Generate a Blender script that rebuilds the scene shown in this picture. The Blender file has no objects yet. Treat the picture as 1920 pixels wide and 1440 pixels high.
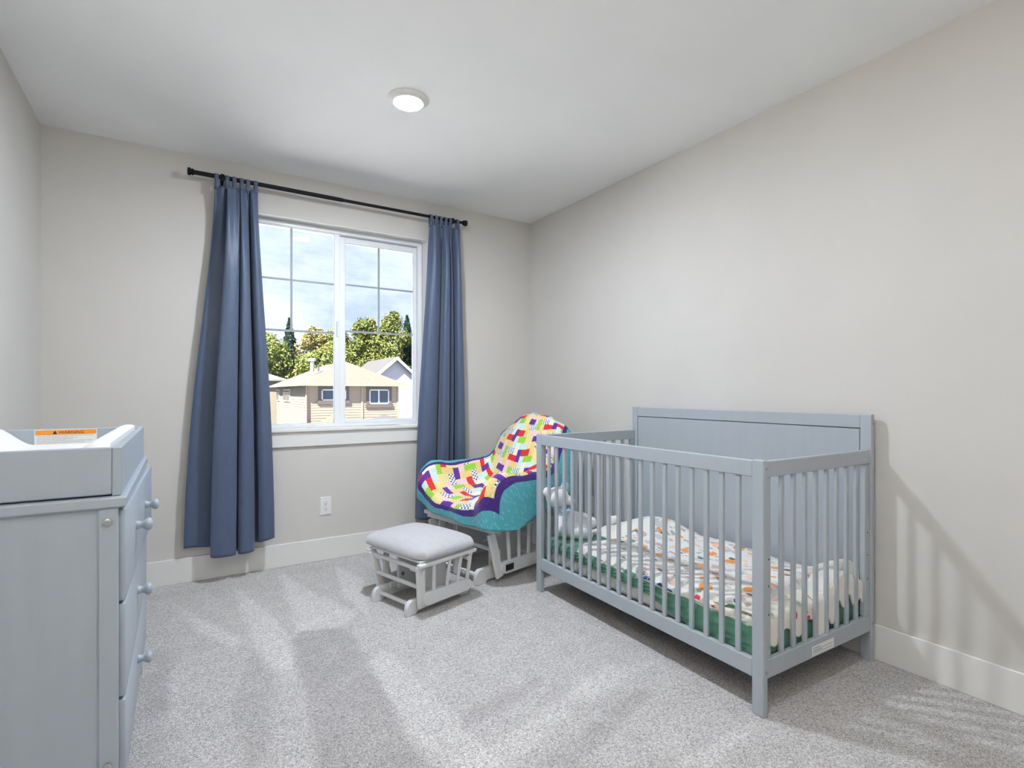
import bpy, bmesh, math, random
from mathutils import Vector, Matrix, noise as mnoise

random.seed(7)
scene = bpy.context.scene
C = scene.collection

# ------------------------------------------------------------------ camera
cam_d = bpy.data.cameras.new('camera')
cam = bpy.data.objects.new('camera', cam_d)
C.objects.link(cam)
scene.camera = cam
cam_d.sensor_width = 36.0
cam_d.lens = 993.69 / 1920.0 * 36.0
cam_d.shift_y = 15.4 / 1920.0
cam_d.clip_start = 0.02
cam_d.clip_end = 400
cam.location = (0, 0, 1.081)
cam.rotation_euler = (math.pi / 2, 0, -0.558136)

# ------------------------------------------------------------------ colour management / exposure
vs = scene.view_settings
vs.view_transform = 'Standard'
vs.look = 'None'
vs.gamma = 1.0
vs.exposure = 0.07
vs.use_curve_mapping = False
scene.cycles.use_denoising = True
scene.cycles.max_bounces = 10
scene.cycles.diffuse_bounces = 6
scene.cycles.glossy_bounces = 3
scene.cycles.adaptive_threshold = 0.03
scene.cycles.transparent_max_bounces = 16
scene.cycles.caustics_reflective = False
scene.cycles.caustics_refractive = False

LAMP_STRENGTH = 790.0
LAMP2_STRENGTH = 280.0
LAMP_COLOR = (0.92, 1.0, 1.10, 1)
SKY_STRENGTH = 1.0
FILL_STRENGTH = 300.0  # added fill light out of view, brightens ceiling and room
SUN_STRENGTH = 26.0

# ------------------------------------------------------------------ world: bright summer sky with thin cloud
world = bpy.data.worlds.new('sky')
scene.world = world
world.use_nodes = True
nt = world.node_tree
nt.nodes.clear()
out = nt.nodes.new('ShaderNodeOutputWorld')
bg = nt.nodes.new('ShaderNodeBackground')
tc = nt.nodes.new('ShaderNodeTexCoord')
mp = nt.nodes.new('ShaderNodeMapping')
mp.inputs['Scale'].default_value = (1.0, 1.0, 2.6)
nz = nt.nodes.new('ShaderNodeTexNoise')
nz.inputs['Scale'].default_value = 3.2
nz.inputs['Detail'].default_value = 6
nz.inputs['Roughness'].default_value = 0.62
rp = nt.nodes.new('ShaderNodeValToRGB')
rp.color_ramp.elements[0].position = 0.36
rp.color_ramp.elements[0].color = (0.64, 0.78, 1.85, 1)
rp.color_ramp.elements[1].position = 0.68
rp.color_ramp.elements[1].color = (1.28, 1.34, 2.1, 1)
nt.links.new(tc.outputs['Generated'], mp.inputs['Vector'])
nt.links.new(mp.outputs['Vector'], nz.inputs['Vector'])
nt.links.new(nz.outputs['Fac'], rp.inputs['Fac'])
nt.links.new(rp.outputs['Color'], bg.inputs['Color'])
bg.inputs['Strength'].default_value = SKY_STRENGTH
nt.links.new(bg.outputs['Background'], out.inputs['Surface'])

# ------------------------------------------------------------------ sun (high, from behind the house on the left)
sun_d = bpy.data.lights.new('sun', 'SUN')
sun_d.energy = SUN_STRENGTH
sun_d.angle = math.radians(0.6)
sun_d.color = (1.0, 0.95, 0.87)
sun = bpy.data.objects.new('sun', sun_d)
C.objects.link(sun)
sun.location = (-30, -20, 40)
sun.rotation_euler = Vector((0.68, 0.42, -0.95)).to_track_quat('-Z', 'Y').to_euler()

# ================================================================== materials
MATS = {}
def new_mat(name):
    m = bpy.data.materials.new(name)
    m.use_nodes = True
    MATS[name] = m
    return m, m.node_tree, m.node_tree.nodes['Principled BSDF']

def mat(name, col, rough=0.5, var=0.06, scale=12.0, bump=0.0, bscale=200.0, metal=0.0, sheen=0.0, coat=0.0, stretch=None, coords='Object', spec=0.5):
    m, t, p = new_mat(name)
    p.inputs['Roughness'].default_value = rough
    p.inputs['Metallic'].default_value = metal
    p.inputs['Specular IOR Level'].default_value = spec
    if sheen:
        p.inputs['Sheen Weight'].default_value = sheen
    if coat:
        p.inputs['Coat Weight'].default_value = coat
    co = t.nodes.new('ShaderNodeTexCoord')
    src = co.outputs[coords]
    if stretch:
        mpn = t.nodes.new('ShaderNodeMapping')
        mpn.inputs['Scale'].default_value = stretch
        t.links.new(src, mpn.inputs['Vector'])
        src = mpn.outputs['Vector']
    n = t.nodes.new('ShaderNodeTexNoise')
    n.inputs['Scale'].default_value = scale
    n.inputs['Detail'].default_value = 4
    t.links.new(src, n.inputs['Vector'])
    r = t.nodes.new('ShaderNodeValToRGB')
    r.color_ramp.elements[0].position = 0.3
    r.color_ramp.elements[1].position = 0.7
    r.color_ramp.elements[0].color = tuple(max(0, c * (1 - var)) for c in col) + (1,)
    r.color_ramp.elements[1].color = tuple(c * (1 + var) for c in col) + (1,)
    t.links.new(n.outputs['Fac'], r.inputs['Fac'])
    t.links.new(r.outputs['Color'], p.inputs['Base Color'])
    if bump:
        n2 = t.nodes.new('ShaderNodeTexNoise')
        n2.inputs['Scale'].default_value = bscale
        n2.inputs['Detail'].default_value = 3
        t.links.new(src, n2.inputs['Vector'])
        b = t.nodes.new('ShaderNodeBump')
        b.inputs['Strength'].default_value = bump
        b.inputs['Distance'].default_value = 0.002
        t.links.new(n2.outputs['Fac'], b.inputs['Height'])
        t.links.new(b.outputs['Normal'], p.inputs['Normal'])
    return m

mat('wall_paint', (0.615, 0.597, 0.567), 0.75, 0.015, 3, 0.10, 140)
mat('ceiling_paint', (0.86, 0.87, 0.865), 0.85, 0.015, 3, 0.25, 60)
mat('trim_white', (0.76, 0.755, 0.73), 0.4, 0.01, 5)
mat('vinyl_white', (0.80, 0.82, 0.84), 0.35, 0.01, 5)
mat('muntin_grey', (0.42, 0.43, 0.45), 0.45, 0.02, 5)
mat('crib_grey', (0.385, 0.425, 0.46), 0.38, 0.02, 30, 0.05, 300, stretch=(1, 1, .12))
mat('dresser_grey', (0.385, 0.435, 0.485), 0.36, 0.02, 30, 0.05, 300, stretch=(1, 1, .12))
mat('groove_dark', (0.10, 0.11, 0.12), 0.6)
mat('bolt_metal', (0.55, 0.55, 0.56), 0.3, 0.03, 20, metal=0.9)
mat('hole_dark', (0.02, 0.02, 0.02), 0.7)
mat('glider_white', (0.70, 0.70, 0.70), 0.42, 0.015, 20)
mat('cushion_grey', (0.50, 0.50, 0.52), 0.95, 0.05, 60, 0.6, 500, sheen=0.5)
mat('rod_black', (0.008, 0.008, 0.009), 0.55, 0.05, 30, spec=0.25)
mat('curtain_blue', (0.070, 0.101, 0.174), 0.46, 0.06, 90, 0.25, 420, sheen=0.2, stretch=(1, 1, .25))
mat('curtain_lining', (0.60, 0.62, 0.66), 0.7, 0.03, 40)
mat('outlet_white', (0.78, 0.78, 0.77), 0.35, 0.01)
mat('pad_white', (0.82, 0.83, 0.84), 0.6, 0.01, 10)
mat('label_white', (0.80, 0.80, 0.78), 0.5, 0.01)
mat('label_orange', (0.90, 0.30, 0.02), 0.5, 0.01)
mat('print_black', (0.02, 0.02, 0.02), 0.6, 0.01)
mat('print_grey', (0.28, 0.28, 0.28), 0.6, 0.01)
mat('mattress_white', (0.72, 0.72, 0.66), 0.8, 0.03, 30, 0.2, 200)
mat('sheet_green', (0.085, 0.255, 0.170), 0.38, 0.10, 18, 0.1, 300, sheen=0.2)
mat('plush_white', (0.74, 0.76, 0.80), 0.95, 0.03, 80, 0.8, 600, sheen=0.6)
mat('ribbon_blue', (0.35, 0.55, 0.72), 0.5, 0.05, 40)
mat('quilt_white', (0.76, 0.74, 0.69), 0.9, 0.03, 30, 0.4, 260, sheen=0.3)
mat('chair_tag_black', (0.015, 0.015, 0.017), 0.35, 0.02)

# recessed lamp
m, t, p = new_mat('lamp_glow')
p.inputs['Base Color'].default_value = (0.9, 0.9, 0.9, 1)
p.inputs['Emission Color'].default_value = LAMP_COLOR
p.inputs['Emission Strength'].default_value = LAMP_STRENGTH

m, t, p = new_mat('lamp_glow_dim')
p.inputs['Base Color'].default_value = (0.9, 0.9, 0.9, 1)
p.inputs['Emission Color'].default_value = LAMP_COLOR
p.inputs['Emission Strength'].default_value = LAMP2_STRENGTH

# window glass: thin clear pane with a fresnel reflection
m, t, p = new_mat('window_glass')
t.nodes.remove(p)
o_ = t.nodes['Material Output']
tr = t.nodes.new('ShaderNodeBsdfTransparent')
tr.inputs['Color'].default_value = (0.97, 0.985, 0.98, 1)
gl = t.nodes.new('ShaderNodeBsdfGlossy')
gl.inputs['Roughness'].default_value = 0.0
fr = t.nodes.new('ShaderNodeFresnel')
fr.inputs['IOR'].default_value = 1.3
mx = t.nodes.new('ShaderNodeMixShader')
t.links.new(fr.outputs['Fac'], mx.inputs['Fac'])
t.links.new(tr.outputs['BSDF'], mx.inputs[1])
t.links.new(gl.outputs['BSDF'], mx.inputs[2])
t.links.new(mx.outputs['Shader'], o_.inputs['Surface'])

# carpet: twisted pile with brushed nap
def carpet():
    m, t, p = new_mat('carpet')
    p.inputs['Roughness'].default_value = 0.95
    p.inputs['Specular IOR Level'].default_value = 0.1
    p.inputs['Sheen Weight'].default_value = 0.25
    co = t.nodes.new('ShaderNodeTexCoord')
    n1 = t.nodes.new('ShaderNodeTexNoise'); n1.inputs['Scale'].default_value = 150; n1.inputs['Detail'].default_value = 3; n1.inputs['Distortion'].default_value = 1.5
    n2 = t.nodes.new('ShaderNodeTexNoise'); n2.inputs['Scale'].default_value = 9; n2.inputs['Detail'].default_value = 5
    t.links.new(co.outputs['Object'], n1.inputs['Vector'])
    t.links.new(co.outputs['Object'], n2.inputs['Vector'])
    r = t.nodes.new('ShaderNodeValToRGB')
    e = r.color_ramp.elements
    e[0].position = 0.36; e[0].color = (0.30, 0.282, 0.272, 1)
    e[1].position = 0.60; e[1].color = (0.77, 0.745, 0.735, 1)
    t.links.new(n1.outputs['Fac'], r.inputs['Fac'])
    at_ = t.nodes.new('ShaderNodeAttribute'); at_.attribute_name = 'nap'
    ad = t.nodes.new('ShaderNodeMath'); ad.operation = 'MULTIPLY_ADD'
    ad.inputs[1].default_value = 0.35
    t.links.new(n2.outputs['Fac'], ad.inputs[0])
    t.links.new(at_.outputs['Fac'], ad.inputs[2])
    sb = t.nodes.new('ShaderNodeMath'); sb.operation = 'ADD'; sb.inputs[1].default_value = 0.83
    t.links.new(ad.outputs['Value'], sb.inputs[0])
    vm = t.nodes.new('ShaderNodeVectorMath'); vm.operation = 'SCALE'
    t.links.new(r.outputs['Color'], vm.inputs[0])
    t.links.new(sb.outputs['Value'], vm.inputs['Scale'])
    t.links.new(vm.outputs['Vector'], p.inputs['Base Color'])
    b = t.nodes.new('ShaderNodeBump'); b.inputs['Strength'].default_value = 0.9; b.inputs['Distance'].default_value = 0.008
    t.links.new(n1.outputs['Fac'], b.inputs['Height'])
    t.links.new(b.outputs['Normal'], p.inputs['Normal'])
carpet()

# scattered motif print on cloth (flowers, leaves) in UV space
def print_cloth(name, base, motifs, scale, bump=0.3, rough=0.85, size=0.33, density=0.8):
    m, t, p = new_mat(name)
    p.inputs['Roughness'].default_value = rough
    p.inputs['Sheen Weight'].default_value = 0.2
    uv = t.nodes.new('ShaderNodeUVMap')
    cur = None
    last = None
    basen = t.nodes.new('ShaderNodeRGB'); basen.outputs[0].default_value = base + (1,)
    last = basen.outputs[0]
    for k, (cols, sc, sz, st) in enumerate(motifs):
        mp = t.nodes.new('ShaderNodeMapping')
        mp.inputs['Scale'].default_value = (sc * st, sc, 1)
        mp.inputs['Location'].default_value = (3.7 * k, 1.9 * k, 0)
        mp.inputs['Rotation'].default_value = (0, 0, 0.7 * k + 0.3)
        t.links.new(uv.outputs['UV'], mp.inputs['Vector'])
        nd = t.nodes.new('ShaderNodeTexNoise'); nd.inputs['Scale'].default_value = 3.0
        t.links.new(mp.outputs['Vector'], nd.inputs['Vector'])
        mixv = t.nodes.new('ShaderNodeMix'); mixv.data_type = 'VECTOR'; mixv.inputs[0].default_value = 0.10
        t.links.new(mp.outputs['Vector'], mixv.inputs[4]); t.links.new(nd.outputs['Color'], mixv.inputs[5])
        v = t.nodes.new('ShaderNodeTexVoronoi'); v.feature = 'F1'; v.inputs['Scale'].default_value = 1.0
        v.inputs['Randomness'].default_value = 0.85
        t.links.new(mixv.outputs[1], v.inputs['Vector'])
        lt = t.nodes.new('ShaderNodeMath'); lt.operation = 'LESS_THAN'; lt.inputs[1].default_value = sz
        t.links.new(v.outputs['Distance'], lt.inputs[0])
        sep = t.nodes.new('ShaderNodeSeparateColor')
        t.links.new(v.outputs['Color'], sep.inputs['Color'])
        keep = t.nodes.new('ShaderNodeMath'); keep.operation = 'LESS_THAN'; keep.inputs[1].default_value = density
        t.links.new(sep.outputs[0], keep.inputs[0])
        mul = t.nodes.new('ShaderNodeMath'); mul.operation = 'MULTIPLY'
        t.links.new(lt.outputs[0], mul.inputs[0]); t.links.new(keep.outputs[0], mul.inputs[1])
        r = t.nodes.new('ShaderNodeValToRGB'); r.color_ramp.interpolation = 'CONSTANT'
        els = r.color_ramp.elements
        while len(els) < len(cols): els.new(0.5)
        for i, c in enumerate(cols):
            els[i].position = i / len(cols); els[i].color = c + (1,)
        t.links.new(sep.outputs[1], r.inputs['Fac'])
        mixc = t.nodes.new('ShaderNodeMix'); mixc.data_type = 'RGBA'
        t.links.new(mul.outputs[0], mixc.inputs[0])
        t.links.new(last, mixc.inputs[6]); t.links.new(r.outputs['Color'], mixc.inputs[7])
        last = mixc.outputs[2]
    t.links.new(last, p.inputs['Base Color'])
    co = t.nodes.new('ShaderNodeTexCoord')
    n = t.nodes.new('ShaderNodeTexNoise'); n.inputs['Scale'].default_value = 40; n.inputs['Detail'].default_value = 3
    t.links.new(co.outputs['Object'], n.inputs['Vector'])
    b = t.nodes.new('ShaderNodeBump'); b.inputs['Strength'].default_value = bump; b.inputs['Distance'].default_value = 0.004
    t.links.new(n.outputs['Fac'], b.inputs['Height']); t.links.new(b.outputs['Normal'], p.inputs['Normal'])

ORANGE = (0.80, 0.30, 0.05); PEACH = (0.80, 0.50, 0.33); MAUVE = (0.48, 0.38, 0.36); LEAF = (0.06, 0.13, 0.11); SAGE = (0.34, 0.40, 0.34); GREYB = (0.50, 0.52, 0.55)
print_cloth('floral_print', (0.74, 0.72, 0.69),
            [([GREYB, SAGE, PEACH], 24, 0.33, 2.2), ([MAUVE, GREYB, MAUVE, GREYB], 12, 0.38, 1.5), ([ORANGE, PEACH, ORANGE, ORANGE], 9.5, 0.27, 1.4), ([PEACH, MAUVE, ORANGE], 17, 0.24, 1.7), ([LEAF, SAGE, LEAF], 14, 0.24, 2.2)], 1, density=0.85)
print_cloth('cream_print', (0.74, 0.71, 0.63),
            [([(0.45, 0.55, 0.40), (0.70, 0.40, 0.38), (0.62, 0.42, 0.22)], 13, 0.36, 1.3), ([(0.62, 0.03, 0.06), (0.08, 0.24, 0.10), (0.65, 0.10, 0.20)], 16, 0.30, 1.2)], 1, density=0.8)
print_cloth('navy_print', (0.66, 0.68, 0.70), [([(0.02, 0.04, 0.16), (0.02, 0.07, 0.22)], 22, 0.45, 1.2)], 1, density=0.95)

# quilt fabrics: plain cotton with a fine dot or check print in UV space
def quilt_fabric(name, col, dot=None, scale=90.0, size=0.28, rnd=0.0):
    m, t, p = new_mat(name)
    p.inputs['Roughness'].default_value = 0.85
    p.inputs['Sheen Weight'].default_value = 0.15
    uv = t.nodes.new('ShaderNodeUVMap')
    mp = t.nodes.new('ShaderNodeMapping'); mp.inputs['Rotation'].default_value = (0, 0, 0.785)
    t.links.new(uv.outputs['UV'], mp.inputs['Vector'])
    v = t.nodes.new('ShaderNodeTexVoronoi'); v.inputs['Scale'].default_value = scale; v.inputs['Randomness'].default_value = rnd
    t.links.new(mp.outputs['Vector'], v.inputs['Vector'])
    lt = t.nodes.new('ShaderNodeMath'); lt.operation = 'LESS_THAN'; lt.inputs[1].default_value = size
    t.links.new(v.outputs['Distance'], lt.inputs[0])
    mixc = t.nodes.new('ShaderNodeMix'); mixc.data_type = 'RGBA'
    mixc.inputs[6].default_value = col + (1,); mixc.inputs[7].default_value = (dot or col) + (1,)
    t.links.new(lt.outputs[0], mixc.inputs[0])
    t.links.new(mixc.outputs[2], p.inputs['Base Color'])
    n = t.nodes.new('ShaderNodeTexNoise'); n.inputs['Scale'].default_value = 60
    t.links.new(uv.outputs['UV'], n.inputs['Vector'])
    b = t.nodes.new('ShaderNodeBump'); b.inputs['Strength'].default_value = 0.35; b.inputs['Distance'].default_value = 0.004
    t.links.new(n.outputs['Fac'], b.inputs['Height']); t.links.new(b.outputs['Normal'], p.inputs['Normal'])
quilt_fabric('q_teal', (0.075, 0.36, 0.42), (0.13, 0.47, 0.53), 70, 0.35, 0.9)
quilt_fabric('q_plum', (0.045, 0.012, 0.16), (0.10, 0.03, 0.30), 80, 0.25, 0.6)
quilt_fabric('q_purple', (0.13, 0.03, 0.36), (0.06, 0.01, 0.20), 80, 0.32)
quilt_fabric('q_red', (0.68, 0.012, 0.015), (0.78, 0.06, 0.05), 60, 0.25)
quilt_fabric('q_lime', (0.24, 0.56, 0.02), (0.42, 0.72, 0.12), 70, 0.3)
quilt_fabric('q_gold', (0.78, 0.55, 0.19), (0.82, 0.66, 0.33), 70, 0.3)
quilt_fabric('q_yellow', (0.76, 0.66, 0.24), (0.80, 0.74, 0.42), 70, 0.3)
quilt_fabric('q_pink', (0.80, 0.55, 0.56), (0.85, 0.68, 0.68), 75, 0.3)
quilt_fabric('q_aqua', (0.58, 0.74, 0.72), (0.70, 0.80, 0.78), 60, 0.3, 0.8)
quilt_fabric('q_check', (0.03, 0.035, 0.16), (0.86, 0.87, 0.90), 62, 0.44)
quilt_fabric('q_cream', (0.82, 0.78, 0.62), (0.86, 0.84, 0.74), 70, 0.3)

# exterior
mat('siding_tan', (0.275, 0.232, 0.165), 0.8, 0.05, 2)
mat('siding_white', (0.52, 0.52, 0.50), 0.8, 0.02, 2)
mat('house_trim_dark', (0.085, 0.075, 0.065), 0.7, 0.03)
mat('house_frame_white', (0.62, 0.62, 0.62), 0.5, 0.01)
mat('house_glass', (0.05, 0.075, 0.08), 0.08, 0.2, 1.5)
mat('roof_shingle', (0.150, 0.112, 0.084), 0.95, 0.22, 7, stretch=(1, 1, 3))
mat('roof_dark', (0.085, 0.08, 0.078), 0.95, 0.15, 6)
mat('roof_pale', (0.20, 0.185, 0.17), 0.9, 0.05, 4)
mat('vent_metal', (0.42, 0.44, 0.47), 0.4, 0.03, 6, metal=0.2)
mat('lawn', (0.045, 0.065, 0.02), 0.95, 0.25, 0.4)
mat('concrete', (0.68, 0.67, 0.65), 0.9, 0.06, 0.8)  # kept very pale so the unseen ground bounces sun indoors
mat('bark', (0.10, 0.075, 0.05), 0.95, 0.2, 6)
def leafmat(name, a, b):
    m, t, p = new_mat(name)
    p.inputs['Roughness'].default_value = 0.6
    co = t.nodes.new('ShaderNodeTexCoord')
    n = t.nodes.new('ShaderNodeTexNoise'); n.inputs['Scale'].default_value = 0.9; n.inputs['Detail'].default_value = 5; n.inputs['Roughness'].default_value = 0.7
    t.links.new(co.outputs['Object'], n.inputs['Vector'])
    r = t.nodes.new('ShaderNodeValToRGB')
    r.color_ramp.elements[0].position = 0.35; r.color_ramp.elements[0].color = a + (1,)
    r.color_ramp.elements[1].position = 0.65; r.color_ramp.elements[1].color = b + (1,)
    t.links.new(n.outputs['Fac'], r.inputs['Fac']); t.links.new(r.outputs['Color'], p.inputs['Base Color'])
leafmat('leaf_yellowgreen', (0.085, 0.120, 0.012), (0.250, 0.285, 0.055))
leafmat('leaf_gold', (0.19, 0.17, 0.035), (0.32, 0.275, 0.095))
leafmat('leaf_olive', (0.048, 0.075, 0.008), (0.185, 0.200, 0.030))
leafmat('leaf_conifer', (0.010, 0.034, 0.018), (0.030, 0.078, 0.036))

# ================================================================== mesh helpers
class MB:
    def __init__(self):
        self.bm = bmesh.new()
    def _add(self, src):
        me = bpy.data.meshes.new('tmp')
        src.to_mesh(me); src.free()
        self.bm.from_mesh(me)
        bpy.data.meshes.remove(me)
    def box(self, x0, x1, y0, y1, z0, z1, bev=0.0, seg=1, M=None):
        b = bmesh.new()
        bmesh.ops.create_cube(b, size=1.0)
        sx, sy, sz = abs(x1 - x0), abs(y1 - y0), abs(z1 - z0)
        bmesh.ops.scale(b, vec=(sx, sy, sz), verts=b.verts)
        if bev:
            bmesh.ops.bevel(b, geom=b.edges[:], offset=min(bev, .45 * min(sx, sy, sz)), segments=seg, profile=0.5, affect='EDGES')
        bmesh.ops.translate(b, vec=((x0 + x1) / 2, (y0 + y1) / 2, (z0 + z1) / 2), verts=b.verts)
        if M is not None:
            bmesh.ops.transform(b, matrix=M, verts=b.verts)
        self._add(b)
        return self
    def board(self, p0, p1, side, w, t, bev=0.002, seg=1):
        """board from p0 to p1; `side` is roughly the width direction."""
        p0, p1, side = Vector(p0), Vector(p1), Vector(side)
        d = (p1 - p0); L = d.length; d.normalize()
        n = d.cross(side).normalized(); s = n.cross(d).normalized()
        M = Matrix((( s.x, n.x, d.x, (p0.x + p1.x) / 2), (s.y, n.y, d.y, (p0.y + p1.y) / 2), (s.z, n.z, d.z, (p0.z + p1.z) / 2), (0, 0, 0, 1)))
        return self.box(-w / 2, w / 2, -t / 2, t / 2, -L / 2, L / 2, bev, seg, M)
    def cyl(self, p0, p1, r, n=16, r2=None):
        p0, p1 = Vector(p0), Vector(p1)
        b = bmesh.new()
        d = p1 - p0
        bmesh.ops.create_cone(b, cap_ends=True, segments=n, radius1=r, radius2=r if r2 is None else r2, depth=d.length)
        q = Vector((0, 0, 1)).rotation_difference(d.normalized()).to_matrix().to_4x4()
        q.translation = (p0 + p1) / 2
        bmesh.ops.transform(b, matrix=q, verts=b.verts)
        self._add(b)
        return self
    def lathe(self, prof, origin, axis=(0, 0, 1), n=24):
        """prof: list of (distance along axis, radius)"""
        b = bmesh.new()
        q = Vector((0, 0, 1)).rotation_difference(Vector(axis).normalized()).to_matrix().to_4x4()
        q.translation = Vector(origin)
        rings = []
        for h, r in prof:
            if r < 1e-6:
                rings.append([b.verts.new(q @ Vector((0, 0, h)))])
            else:
                rings.append([b.verts.new(q @ Vector((r * math.cos(2 * math.pi * k / n), r * math.sin(2 * math.pi * k / n), h))) for k in range(n)])
        for a, c in zip(rings, rings[1:]):
            for k in range(n):
                k2 = (k + 1) % n
                if len(a) == 1 and len(c) == 1: continue
                if len(a) == 1: b.faces.new((a[0], c[k2], c[k]))
                elif len(c) == 1: b.faces.new((a[k], a[k2], c[0]))
                else: b.faces.new((a[k], a[k2], c[k2], c[k]))
        bmesh.ops.recalc_face_normals(b, faces=b.faces)
        self._add(b)
        return self
    def prism(self, poly, axis, a, c, bev=0.0):
        """poly of 2-D points extruded along axis ('x','y','z') from a to c."""
        b = bmesh.new()
        def pt(u, v, w):
            return {'x': (w, u, v), 'y': (u, w, v), 'z': (u, v, w)}[axis]
        A = [b.verts.new(pt(u, v, a)) for u, v in poly]
        D = [b.verts.new(pt(u, v, c)) for u, v in poly]
        b.faces.new(A); b.faces.new(D[::-1])
        n = len(poly)
        for k in range(n):
            b.faces.new((A[k], D[k], D[(k + 1) % n], A[(k + 1) % n]))
        bmesh.ops.recalc_face_normals(b, faces=b.faces)
        if bev:
            bmesh.ops.bevel(b, geom=[e for e in b.edges if len(e.link_faces) == 2 and e.calc_face_angle() > 0.6], offset=bev, segments=1, affect='EDGES')
        self._add(b)
        return self
    def ico(self, c, r, sub=2, scale=(1, 1, 1), R=None):
        b = bmesh.new()
        bmesh.ops.create_icosphere(b, subdivisions=sub, radius=r)
        bmesh.ops.scale(b, vec=scale, verts=b.verts)
        if R is not None:
            bmesh.ops.transform(b, matrix=R, verts=b.verts)
        bmesh.ops.translate(b, vec=c, verts=b.verts)
        self._add(b)
        return self
    def done(self, name, m, parent=None, smooth=False, loc=None):
        me = bpy.data.meshes.new(name)
        self.bm.to_mesh(me); self.bm.free()
        return link(name, me, m, parent, smooth, loc)

def link(name, me, m, parent=None, smooth=False, loc=None):
    ms = m if isinstance(m, (list, tuple)) else [m]
    for x in ms:
        me.materials.append(MATS[x])
    if smooth:
        me.polygons.foreach_set('use_smooth', [True] * len(me.polygons))
        if smooth == 'auto':
            me.set_sharp_from_angle(angle=math.radians(40))
    o = bpy.data.objects.new(name, me)
    C.objects.link(o)
    if parent: o.parent = parent
    if loc: o.location = loc
    return o

def dup(o, loc, parent=None):
    c = o.copy(); C.objects.link(c); c.location = loc
    if parent: c.parent = parent
    return c

def thing(name, label, cat, loc=(0, 0, 0), rz=0.0, group=None):
    o = bpy.data.objects.new(name, None)
    C.objects.link(o)
    o.empty_display_size = 0.1
    o.location = loc; o.rotation_euler = (0, 0, rz)
    return tag(o, label, cat, group)

def tag(o, label, cat, group=None, kind=None):
    o['label'] = label; o['category'] = cat
    if group: o['group'] = group
    if kind: o['kind'] = kind
    return o

def struct(o, label=None):
    o['kind'] = 'structure'
    if label: o['label'] = label
    return o

def smooth01(x):
    x = max(0.0, min(1.0, x)); return x * x * (3 - 2 * x)

def cr(p0, p1, p2, p3, t):
    return 0.5 * ((2 * p1) + (-p0 + p2) * t + (2 * p0 - 5 * p1 + 4 * p2 - p3) * t * t + (-p0 + 3 * p1 - 3 * p2 + p3) * t * t * t)

def spline(pts, keys, x):
    """Catmull-Rom through vectors pts placed at sorted keys."""
    n = len(keys)
    i = 0
    while i < n - 2 and x > keys[i + 1]: i += 1
    t = (x - keys[i]) / (keys[i + 1] - keys[i])
    a = pts[max(i - 1, 0)]; b = pts[i]; c = pts[i + 1]; d = pts[min(i + 2, n - 1)]
    return cr(a, b, c, d, t)

def grid_mesh(name, nu, nv, fn, mats, parent=None, thick=0.0, matfn=None, loc=None, smooth=True, uvfn=None):
    """surface fn(u,v)->Vector on an nu x nv grid, given thickness by an offset copy along the normal."""
    P = [[Vector(fn(i / nu, j / nv)) for i in range(nu + 1)] for j in range(nv + 1)]
    verts = [p for row in P for p in row]
    W = nu + 1
    faces = []; mi = []; uvs = []
    for j in range(nv):
        for i in range(nu):
            faces.append((j * W + i, j * W + i + 1, (j + 1) * W + i + 1, (j + 1) * W + i))
            mi.append(matfn((i + .5) / nu, (j + .5) / nv) if matfn else 0)
            uvs.append(((i / nu, j / nv), ((i + 1) / nu, j / nv), ((i + 1) / nu, (j + 1) / nv), (i / nu, (j + 1) / nv)))
    if thick:
        N = []
        for j in range(nv + 1):
            for i in range(nu + 1):
                du = P[j][min(i + 1, nu)] - P[j][max(i - 1, 0)]
                dv = P[min(j + 1, nv)][i] - P[max(j - 1, 0)][i]
                n = du.cross(dv)
                N.append(n.normalized() if n.length > 1e-9 else Vector((0, 0, 1)))
        base = len(verts)
        verts = verts + [v - n * thick for v, n in zip(verts, N)]
        nf = len(faces)
        for k in range(nf):
            faces.append(tuple(base + q for q in reversed(faces[k])))
            mi.append(mi[k]); uvs.append(tuple(reversed(uvs[k])))
        rim = [(j * W, (j + 1) * W) for j in range(nv)] + [((j + 1) * W + nu, j * W + nu) for j in range(nv)]
        rim += [(i + 1, i) for i in range(nu)] + [(nv * W + i, nv * W + i + 1) for i in range(nu)]
        for a, b in rim:
            faces.append((a, b, base + b, base + a)); mi.append(0 if not matfn else matfn(min(max((a % W) / nu, .001), .999), min(max((a // W) / nv, .001), .999)))
            uvs.append(((a % W) / nu, (a // W) / nv) and (((a % W) / nu, (a // W) / nv),) * 4)
    me = bpy.data.meshes.new(name)
    me.from_pydata([tuple(v) for v in verts], [], faces)
    me.polygons.foreach_set('material_index', mi)
    uvl = me.uv_layers.new(name='UVMap')
    flat = []
    for f in uvs:
        for q in f:
            q2 = uvfn(*q) if uvfn else q
            flat += [q2[0], q2[1]]
    uvl.data.foreach_set('uv', flat)
    me.update()
    return link(name, me, mats, parent, smooth, loc)

def text_obj(name, s, size, m, parent, M, align='LEFT'):
    cu = bpy.data.curves.new('txt', 'FONT')
    cu.body = s; cu.size = size; cu.align_x = align; cu.extrude = 0.0002
    cu.resolution_u = 3
    o = bpy.data.objects.new('txt', cu)
    C.objects.link(o)
    dg = bpy.context.evaluated_depsgraph_get()
    me = bpy.data.meshes.new_from_object(o.evaluated_get(dg))
    bpy.data.objects.remove(o)
    me.transform(M)
    me.name = name
    me.materials.clear()
    return link(name, me, m, parent)

# ================================================================== room shell
XL, XR, YF, YB, H = -0.605, 2.395, -0.56, 3.544, 2.44
T = 0.15
WX0, WX1, WZ0, WZ1 = 0.290, 1.500, 0.850, 2.171

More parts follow.
